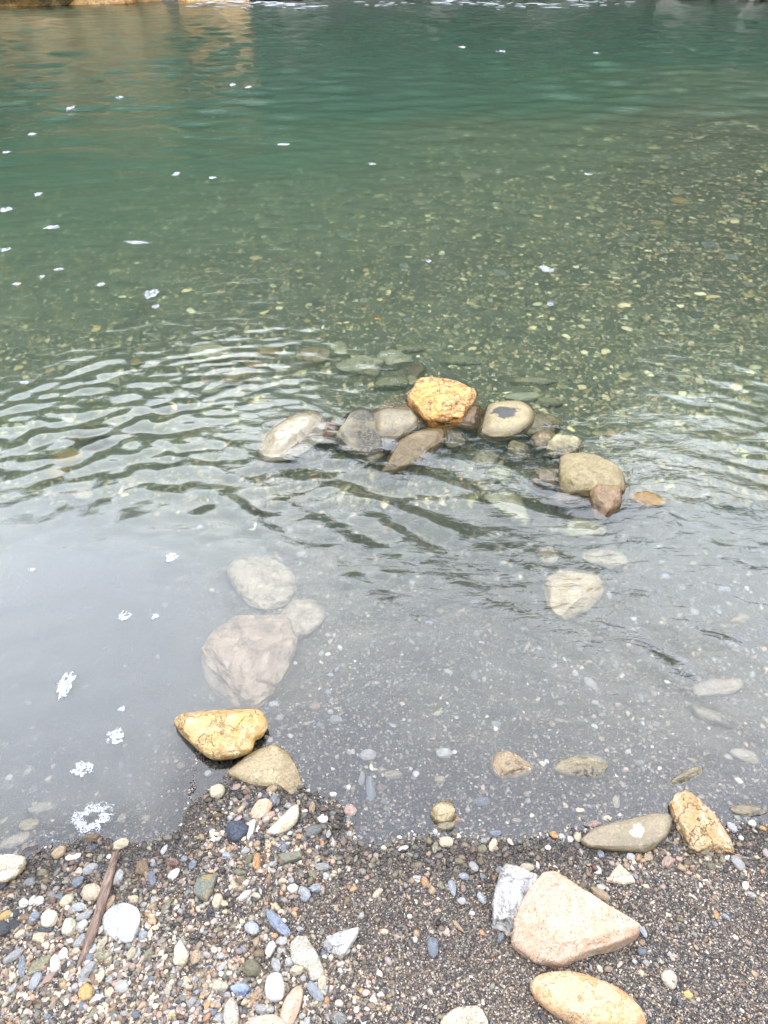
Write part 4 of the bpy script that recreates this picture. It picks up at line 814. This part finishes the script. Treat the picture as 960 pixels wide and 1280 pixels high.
# ---------------------------------------------------------------- foam and floating things
FO = 'white foam patches floating on the water'
FOAM = """190 367 18 11;170 303 28 5;65 284 20 5;8 262 18 6;48 243 9 5;683 336 18 9;220 217 10 4;127 355 11 5;88 135 10 4;40 167 12 3;8 190 12 3;265 222 12 3;310 110 9 3;291 105 9 3;578 60 11 3;627 64 13 3;745 66 8 3;688 380 9 5;80 857 20 32;145 921 24 17;103 961 24 16;155 770 15 12;214 696 15 12;194 770 9 8;41 712 9 5;152 886 8 7;355 180 18 3;6 312 12 5;20 355 11 4;73 337 12 4;52 346 8 4;195 383 9 5;150 122 10 3;536 326 8 4;465 205 9 3;30 478 14 4;735 218 10 3"""
finfo = []
wv = lambda x, y: float(waves(np.array([x]), np.array([y]))[0])
def foam_patch(px, py, w_, h_, seed, hole=0):
    """a raft of bubbles: many small domes crowded inside an uneven outline"""
    c = place(px, py); mpp = place(px + 1, py)[0] - c[0]; dy = abs(place(px, py + .5)[1] - place(px, py - .5)[1])
    r_ = np.random.default_rng(seed); so = Vector(r_.uniform(-30, 30, 3)); near = py > 600
    n = int(np.clip(w_ * h_ * (2.6 if near else 2.2), 40, 1500)); B = []
    while len(B) < n:
        a = r_.uniform(0, 2 * math.pi); t = math.sqrt(r_.uniform(hole ** 2, 1)); lob = 1 + .55 * mnoise.noise(Vector((math.cos(a) * 1.1, math.sin(a) * 1.1, 0)) + so) + .5 * mnoise.noise(Vector((math.cos(a) * 2.6, math.sin(a) * 2.6, 1)) + so)
        if r_.random() < .12: t *= 1.18
        x, y = math.cos(a) * t * lob, math.sin(a) * t * lob
        if mnoise.noise(Vector((x * 2.3, y * 2.3, 5)) + so) < (-.30 if near else -.3): n -= 1; continue
        B.append((c[0] + x * w_ * mpp * .43, c[1] + y * h_ * dy * .43))
    B = np.array(B); rad = mpp * (r_.uniform(.45, 1.0, len(B)) if near else r_.uniform(.3, .6, len(B)) * min(w_, 8) / 6); BV, BF = ico(0)
    V = BV[None] * np.stack([rad, rad * (1 if near else min(2.5, dy / mpp * .5)), rad * .55], -1)[:, None]
    V = V + np.stack([B[:, 0], B[:, 1], waves(B[:, 0], B[:, 1]) + rad * .15], -1)[:, None]
    F = BF[None] + (np.arange(len(B)) * 12)[:, None, None]; o0 = np.array([c[0], c[1], 0.])
    me = np_mesh('foam_patch', (V - o0).reshape(-1, 3), F.reshape(-1, 3))
    return link('foam_patch', me, M_FOAM, None, tuple(o0))
for i, it in enumerate(FOAM.split(';')):
    px, py, w_, h_ = map(float, it.split()); o = foam_patch(px, py, w_, h_, i)
    info.append(dict(o=o, px=px, py=py, s=w_, col='white', sh='', kind='foam_patch'))
o = foam_patch(115, 1023, 56, 38, 77, hole=.42); tag(o, 'large ring of bubbly white foam around brown pebbles at the left shore', 'foam', FO)

def leaf(px, py, l, mat, label):
    c = place(px, py); n = 12; V = []; F = []
    for i in range(n + 1):
        t = i / n; wd = math.sin(math.pi * t ** .8) * l * .28
        for s_ in (-1, 0, 1): V.append(((t - .5) * l, s_ * wd, .002 + abs(s_) * .002 + .003 * math.sin(t * 3)))
    for i in range(n):
        for j in (0, 1): a = i * 3 + j; F.append((a, a + 1, a + 4, a + 3))
    o = link('leaf', np_mesh('leaf', V, F), mat, None, (c[0], c[1], wv(c[0], c[1]) + .001)); o.rotation_euler = (0, 0, -.5); md = o.modifiers.new('thickness', 'SOLIDIFY'); md.thickness = .0006
    return tag(o, label, 'leaf')
leaf(472, 400, .05, RM('yellow_leaf', (.55, .36, .05), (.5, .25, .04), scale=40, crack=.1), 'small yellow leaf floating on the green water beyond the orange rock')

# ---------------------------------------------------------------- far bank: tan rocks, whitewater, wooded gorge sides
m_cliff = RM('tan_bank_rock', (.95, .52, .18), (1.1, .72, .36), (.45, .28, .13), scale=.9, crack=.9, grain=8, bump=.5)
m_gcliff = RM('grey_bank_rock', (.24, .22, .18), (.33, .3, .25), (.12, .11, .08), scale=.9, crack=.9, grain=8, bump=.5)
FAR = [(-16.5, 3.0, 2.4, 1, 'leftmost tan rock face on the far bank'), (-13.2, 3.4, 2.0, 1, 'tall orange-tan rock second from left on the far bank'), (-10.2, 2.4, 1.5, 1, 'low tan rock third from left on the far bank'),
       (-7.6, 2.6, 2.4, 1, 'bright tan cliff rock at left of the far bank'), (-5.0, 1.7, 1.3, 1, 'small tan rock at the right end of the tan far bank rocks'), (-11.8, 1.4, .7, 0, 'low grey boulder in front of the tan rocks on far bank'),
       (-2.6, 1.6, .8, 0, 'grey boulder just left of centre on the far bank'), (1.2, 1.3, .6, 0, 'small grey boulder at the centre of the far bank'), (4.6, 1.8, .9, 0, 'broad grey boulder right of centre on the far bank'),
       (8.6, 1.2, 1.0, 0, 'upright grey rock on the right half of the far bank'), (10.1, .9, .9, 0, 'narrow grey rock right beside the upright one on the far bank'), (13.8, 2.0, .8, 0, 'rightmost grey boulder on the far bank')]
for i, (x, sx, sz, t_, lb) in enumerate(FAR):
    az = math.atan2(x, 24); rr_ = float(bank_edge(np.array([az]))[0]) + .7; y = math.sqrt(max(rr_ ** 2 - x * x, 1)); r_ = np.random.default_rng(300 + i)
    v, f = ico(4); v = v.copy()
    for _ in range(9):
        d = r_.normal(size=3); d /= np.linalg.norm(d); v -= np.outer(np.maximum(v @ d - r_.uniform(.55, .85), 0), d)
    so = Vector(r_.uniform(-40, 40, 3)); v = v * (1 + np.array([mnoise.noise(Vector(u * 2.2) + so) * .25 + mnoise.noise(Vector(u * 7) + so) * .08 for u in v]))[:, None]
    o = link('bank_rock', np_mesh('bank_rock', v * np.array([sx, 1.3, sz * .72]), f), m_cliff if t_ else m_gcliff, None, (x, y, .1)); tag(o, lb, 'rock', 'rocks along the far bank')

def leaves(name, label, centres, radii, per, size, seed, cols):
    """many small leaf-sized faces spread through crown volumes"""
    rng = np.random.default_rng(seed); n = len(centres); N = n * per
    d = rng.normal(size=(N, 3)); d /= np.linalg.norm(d, axis=1, keepdims=True); rad = rng.uniform(.35, 1.0, N) ** .6
    cl = rng.normal(size=(n, 7, 3)) * .55; pick = rng.integers(0, 7, N); ci = np.repeat(np.arange(n), per)
    P = centres[ci] + (cl[ci, pick] + d * rad[:, None] * .55) * radii[ci]
    a = rng.normal(size=(N, 3)); a /= np.linalg.norm(a, axis=1, keepdims=True); b = np.cross(a, rng.normal(size=(N, 3))); b /= np.linalg.norm(b, axis=1, keepdims=True)
    s_ = (size * rng.uniform(.6, 1.3, N))[:, None]
    s_ = s_ * np.minimum(1, radii[ci, :1] / 2.2); V = np.stack([P - a * s_, P + b * s_ * .6, P + a * s_, P - b * s_ * .6], 1).reshape(-1, 3); F = np.arange(N * 4).reshape(-1, 4)
    c = cols[rng.integers(0, len(cols), n)][ci] * rng.uniform(.6, 1.3, (N, 1))
    return tag(link(name, np_mesh(name, V, F, smooth=False, colors=np.repeat(c, 4, 0)), leaf_material(name + '_green')), label, 'forest', kind='stuff')
rng = np.random.default_rng(44); T = []
while len(T) < 620:
    az = rng.uniform(-1.2, 1.2); r_ = rng.uniform(29.5, 66); T.append((r_ * math.sin(az), r_ * math.cos(az)))
while len(T) < 900:                                 # low bushes along the top of the bank
    az = rng.uniform(-.75, .75); r_ = float(bank_edge(np.array([az]))[0]) + rng.uniform(1.6, 6); T.append((r_ * math.sin(az), r_ * math.cos(az)))
T = np.array(T); hz = height(T[:, 0], T[:, 1]); sz = rng.uniform(1.6, 3.6, len(T)); sz[620:] *= .38
cen = np.stack([T[:, 0], T[:, 1], hz + sz * 1.5], -1); rad3 = np.stack([sz, sz, sz * 1.35], -1)
leaves('gorge_forest', 'dark green forest covering the steep far side of the gorge', cen, rad3, 150, .34, 9, np.array([(.025, .055, .02), (.035, .07, .025), (.05, .08, .03), (.03, .06, .035), (.06, .075, .03)]))
V = []; F = []
for (x, y), h, s_ in zip(T, hz, sz):
    b = len(V); k = 5; rr_ = s_ * .07
    for z_, q in ((h - .4, 1.2), (h + s_ * 2.3, .35)):
        for j in range(k): V.append((x + math.cos(j * 1.2566) * rr_ * q, y + math.sin(j * 1.2566) * rr_ * q, z_))
    for j in range(k): F.append((b + j, b + (j + 1) % k, b + k + (j + 1) % k, b + k + j))
tag(link('forest_trunks', np_mesh('forest_trunks', V, F), wood_material('bark', (.05, .04, .03), (.10, .08, .06))), 'tree trunks of the forest on the far side of the gorge', 'tree trunks', kind='stuff')
# whitewater line at the foot of the far bank
rng = np.random.default_rng(8); n = 150; q = rng.uniform(0, 1, n); xs = -9.5 + 16 * q; cl_ = rng.uniform(-5.5, 6, 26); xs = cl_[rng.integers(0, 26, n)] + rng.normal(0, .45, n); ys = 23.3 + .5 * np.sin(xs * 1.1) + rng.normal(0, .6, n)
BV, BF = ico(1); V = BV[None] * np.stack([rng.uniform(.04, .16, n), rng.uniform(.02, .05, n), rng.uniform(.004, .012, n)], -1)[:, None] * (1 + .3 * rng.random((n, 1, 1)))
V = V + np.stack([xs, ys, np.full(n, .012)], -1)[:, None]; F = BF[None] + (np.arange(n) * len(BV))[:, None, None]
tag(link('whitewater', np_mesh('whitewater', V.reshape(-1, 3), F.reshape(-1, 3)), M_FOAM), 'thin broken line of whitewater along the foot of the far bank', 'whitewater', kind='stuff')

# ---------------------------------------------------------------- silt hanging in the left shallows: a flat lens of cloudy water
def silt_cloud():
    n, k = 64, 24; xs, ys = np.linspace(-2.2, .12, n), np.linspace(.86, 3.0, k * 2); Xs, Ys = np.meshgrid(xs, ys, indexing='ij')
    px, py = topx(Xs, Ys); m = np.clip(g2(px, py, 60, 850, 250, 190, 0) * 1.5 + .35 * fnoise(Xs, Ys, 2.6, 3) * (py > 650) - .12, 0, 1); m[0] = m[-1] = 0; m[:, 0] = m[:, -1] = 0
    zb = height(Xs, Ys) - .03; zt = np.minimum(zb + (-.004 - zb) * np.clip(m * 1.25, 0, 1), -.004); zb = np.minimum(zb, zt - .0005)
    a, b = Xs.shape; idx = np.arange(a * b).reshape(a, b); top = np.stack([idx[:-1, :-1], idx[1:, :-1], idx[1:, 1:], idx[:-1, 1:]], -1).reshape(-1, 4)
    rim = np.concatenate([idx[0, :], idx[1:, -1], idx[-1, -2::-1], idx[-2:0:-1, 0]]); q = np.arange(len(rim)); side = np.stack([rim[q], rim[(q + 1) % len(rim)], rim[(q + 1) % len(rim)] + a * b, rim[q] + a * b], -1)
    V = np.vstack([np.stack([Xs.ravel(), Ys.ravel(), z_.ravel()], -1) for z_ in (zt, zb)])
    me = np_mesh('silt_cloud', V, np.vstack([top, top[:, ::-1] + a * b, side])); bm = bmesh.new(); bm.from_mesh(me); bmesh.ops.recalc_face_normals(bm, faces=bm.faces); bm.to_mesh(me); bm.free()
    s = NT('silt'); v = s.n('VolumeScatter', {'Color': (.90, .93, .97, 1), 'Density': 5.5, 'Anisotropy': .1}); s.t.links.new(v.outputs[0], s.out.inputs['Volume'])
    tag(link('silt_cloud', me, s.m), 'milky pale silt hanging in the calm shallow water at the left', 'silt', kind='stuff')
silt_cloud()

# ---------------------------------------------------------------- labels for the pebbles and foam patches
SH_ = [('large peach-cream', 'large peach block'), ('grey banded', 'grey banded stone'), ('smooth orange-peach', 'orange oval stone'), ('olive speckled', 'olive wedge stone'), ('orange-brown stone with', 'orange-brown veined stone'),
       ('glossy yellow', 'yellow heart-shaped stone'), ('grey-tan slab', 'half-buried grey-tan slab'), ('largest submerged', 'largest submerged boulder'), ('submerged pale grey rounded', 'farthest pale boulder'), ('smaller submerged', 'smallest pale boulder'),
       ('round cream stone alone', 'round cream stone'), ('cream-white oval', 'cream-white oval stone'), ('bright orange angular', 'orange angular rock'), ('flat-topped cream', 'black-patched cream stone'), ('large tan-olive', 'large tan-olive stone'),
       ('smooth brown stone', 'smooth brown stone'), ('lumpy pale', 'lumpy pale sunken stone'), ('flat grey cobble', 'white-veined grey cobble'), ('large pale tan flat', 'large pale tan slab'), ('white-grey angular', 'white-grey ridged stone'),
       ('pale lumpy stone cut', 'pale lumpy bottom-edge stone'), ('white-peach wedge', 'white-peach wedge stone'), ('grey-green half', 'grey-green half-round stone'), ('long curved', 'curved cream-yellow stone'), ('flat orange-rimmed', 'orange-rimmed stone'),
       ('white triangular', 'white triangular shard'), ('smooth bright white', 'bright white oblong stone'), ('long smooth peach', 'long peach stone'), ('dull tan flat', 'dull tan flat stone'), ('pale blue angular', 'blue spotted stone'),
       ('long blue-grey', 'blue-grey slate stone'), ('rectangular olive', 'olive bar-shaped stone'), ('cream pear', 'cream pear-shaped stone'), ('cracked dark', 'cracked blue-black stone'), ('yellowish cream', 'yellowish blocky stone'),
       ('plump peach', 'plump peach-tan stone'), ('cream-olive', 'cream-olive block'), ('orange stone with a grey', 'orange grey-topped stone'), ('long brown driftwood', 'driftwood stick'), ('short black', 'black wood fragment'),
       ('pale green angular', 'pale green slab'), ('flat tan sunken slab', 'flat tan sunken slab'), ('pale grey-green flat', 'flat grey-green stone'), ('cream sunken stone with', 'orange-topped sunken stone')]
MARK = []
for o, lb, c, ext in LAND:
    for k_, s_ in SH_:
        if lb.startswith(k_): MARK.append((s_, c, ext / 2))
MARK.append(('long yellow-lit bed patch', np.array([845, 248]), np.array([30, 12]))) if False else None
def relation(px, py):
    best = None
    for s_, c, ex in MARK:
        dx, dy = px - c[0], py - c[1]; gx, gy = max(abs(dx) - ex[0], 0), max(abs(dy) - ex[1], 0); d = math.hypot(gx, gy)
        if best is None or d < best[0]: best = (d, s_, dx / (ex[0] + 6), dy / (ex[1] + 6))
    d, s_, ux, uy = best; h_ = 'left' if ux < 0 else 'right'; v_ = 'up' if uy < 0 else 'down'
    if abs(ux) > 2.2 * abs(uy): r_ = h_ + ' of'
    elif abs(uy) > 2.2 * abs(ux): r_ = 'beyond' if uy < 0 else 'below'
    else: r_ = v_ + '-' + h_ + ' of'
    pre = 'just ' if d < 16 else 'far ' if d > 90 else ''
    return (pre + r_ + ' the ' + s_) if pre != 'far ' else (pre + r_ + ' ' + s_)
NOUN = {'pebble': 'pebble', 'shallow_pebble': 'sunken pebble', 'riverbed_pebble': 'bed pebble', 'foam_patch': 'foam fleck'}
ORD = ['leftmost', 'second from left', 'third from left', 'fourth from left', 'fifth from left', 'sixth from left', 'seventh from left', 'eighth from left', 'ninth from left', 'tenth from left']
groups = {}
for q in info:
    sz_ = size_word(q['s'], q['kind']); q['a'] = (sz_, q['col'], q['sh']); rel = relation(q['px'], q['py']); q['rel'] = rel
    base = ' '.join(x for x in (sz_, q['col'], q['sh'], NOUN[q['kind']]) if x); q['base'] = base
    groups.setdefault(base + ' ' + rel, []).append(q)
for key, L_ in groups.items():
    if len(L_) == 1: L_[0]['lab'] = key; continue
    xs_ = [q['px'] for q in L_]; ys_ = [q['py'] for q in L_]
    if len(L_) == 2 and max(ys_) - min(ys_) > max(xs_) - min(xs_): L_.sort(key=lambda q: q['py']); W_ = ['farther', 'nearer']
    elif len(L_) == 2: L_.sort(key=lambda q: q['px']); W_ = ['leftmost', 'rightmost']
    else: L_.sort(key=lambda q: q['px']); W_ = ORD[:len(L_) - 1] + ['rightmost']
    for q, w_ in zip(L_, W_): q['lab'] = w_ + ' ' + key
used = {}
GR = {'pebble': 'loose pebbles lying on the gravel beach', 'shallow_pebble': 'pebbles lying in the shallow water', 'riverbed_pebble': 'flat pebbles on the deeper river bed', 'foam_patch': FO}
for q in info:
    l = q['lab']
    if len(l.split()) > 16: l = l.replace(' the ', ' ', 1)
    used.setdefault(l, 0); used[l] += 1
    tag(q['o'], l, 'foam' if q['kind'] == 'foam_patch' else 'pebble', GR[q['kind']])
print('dups', [k for k, v in used.items() if v > 1], 'long', [k for k in used if len(k.split()) > 16])
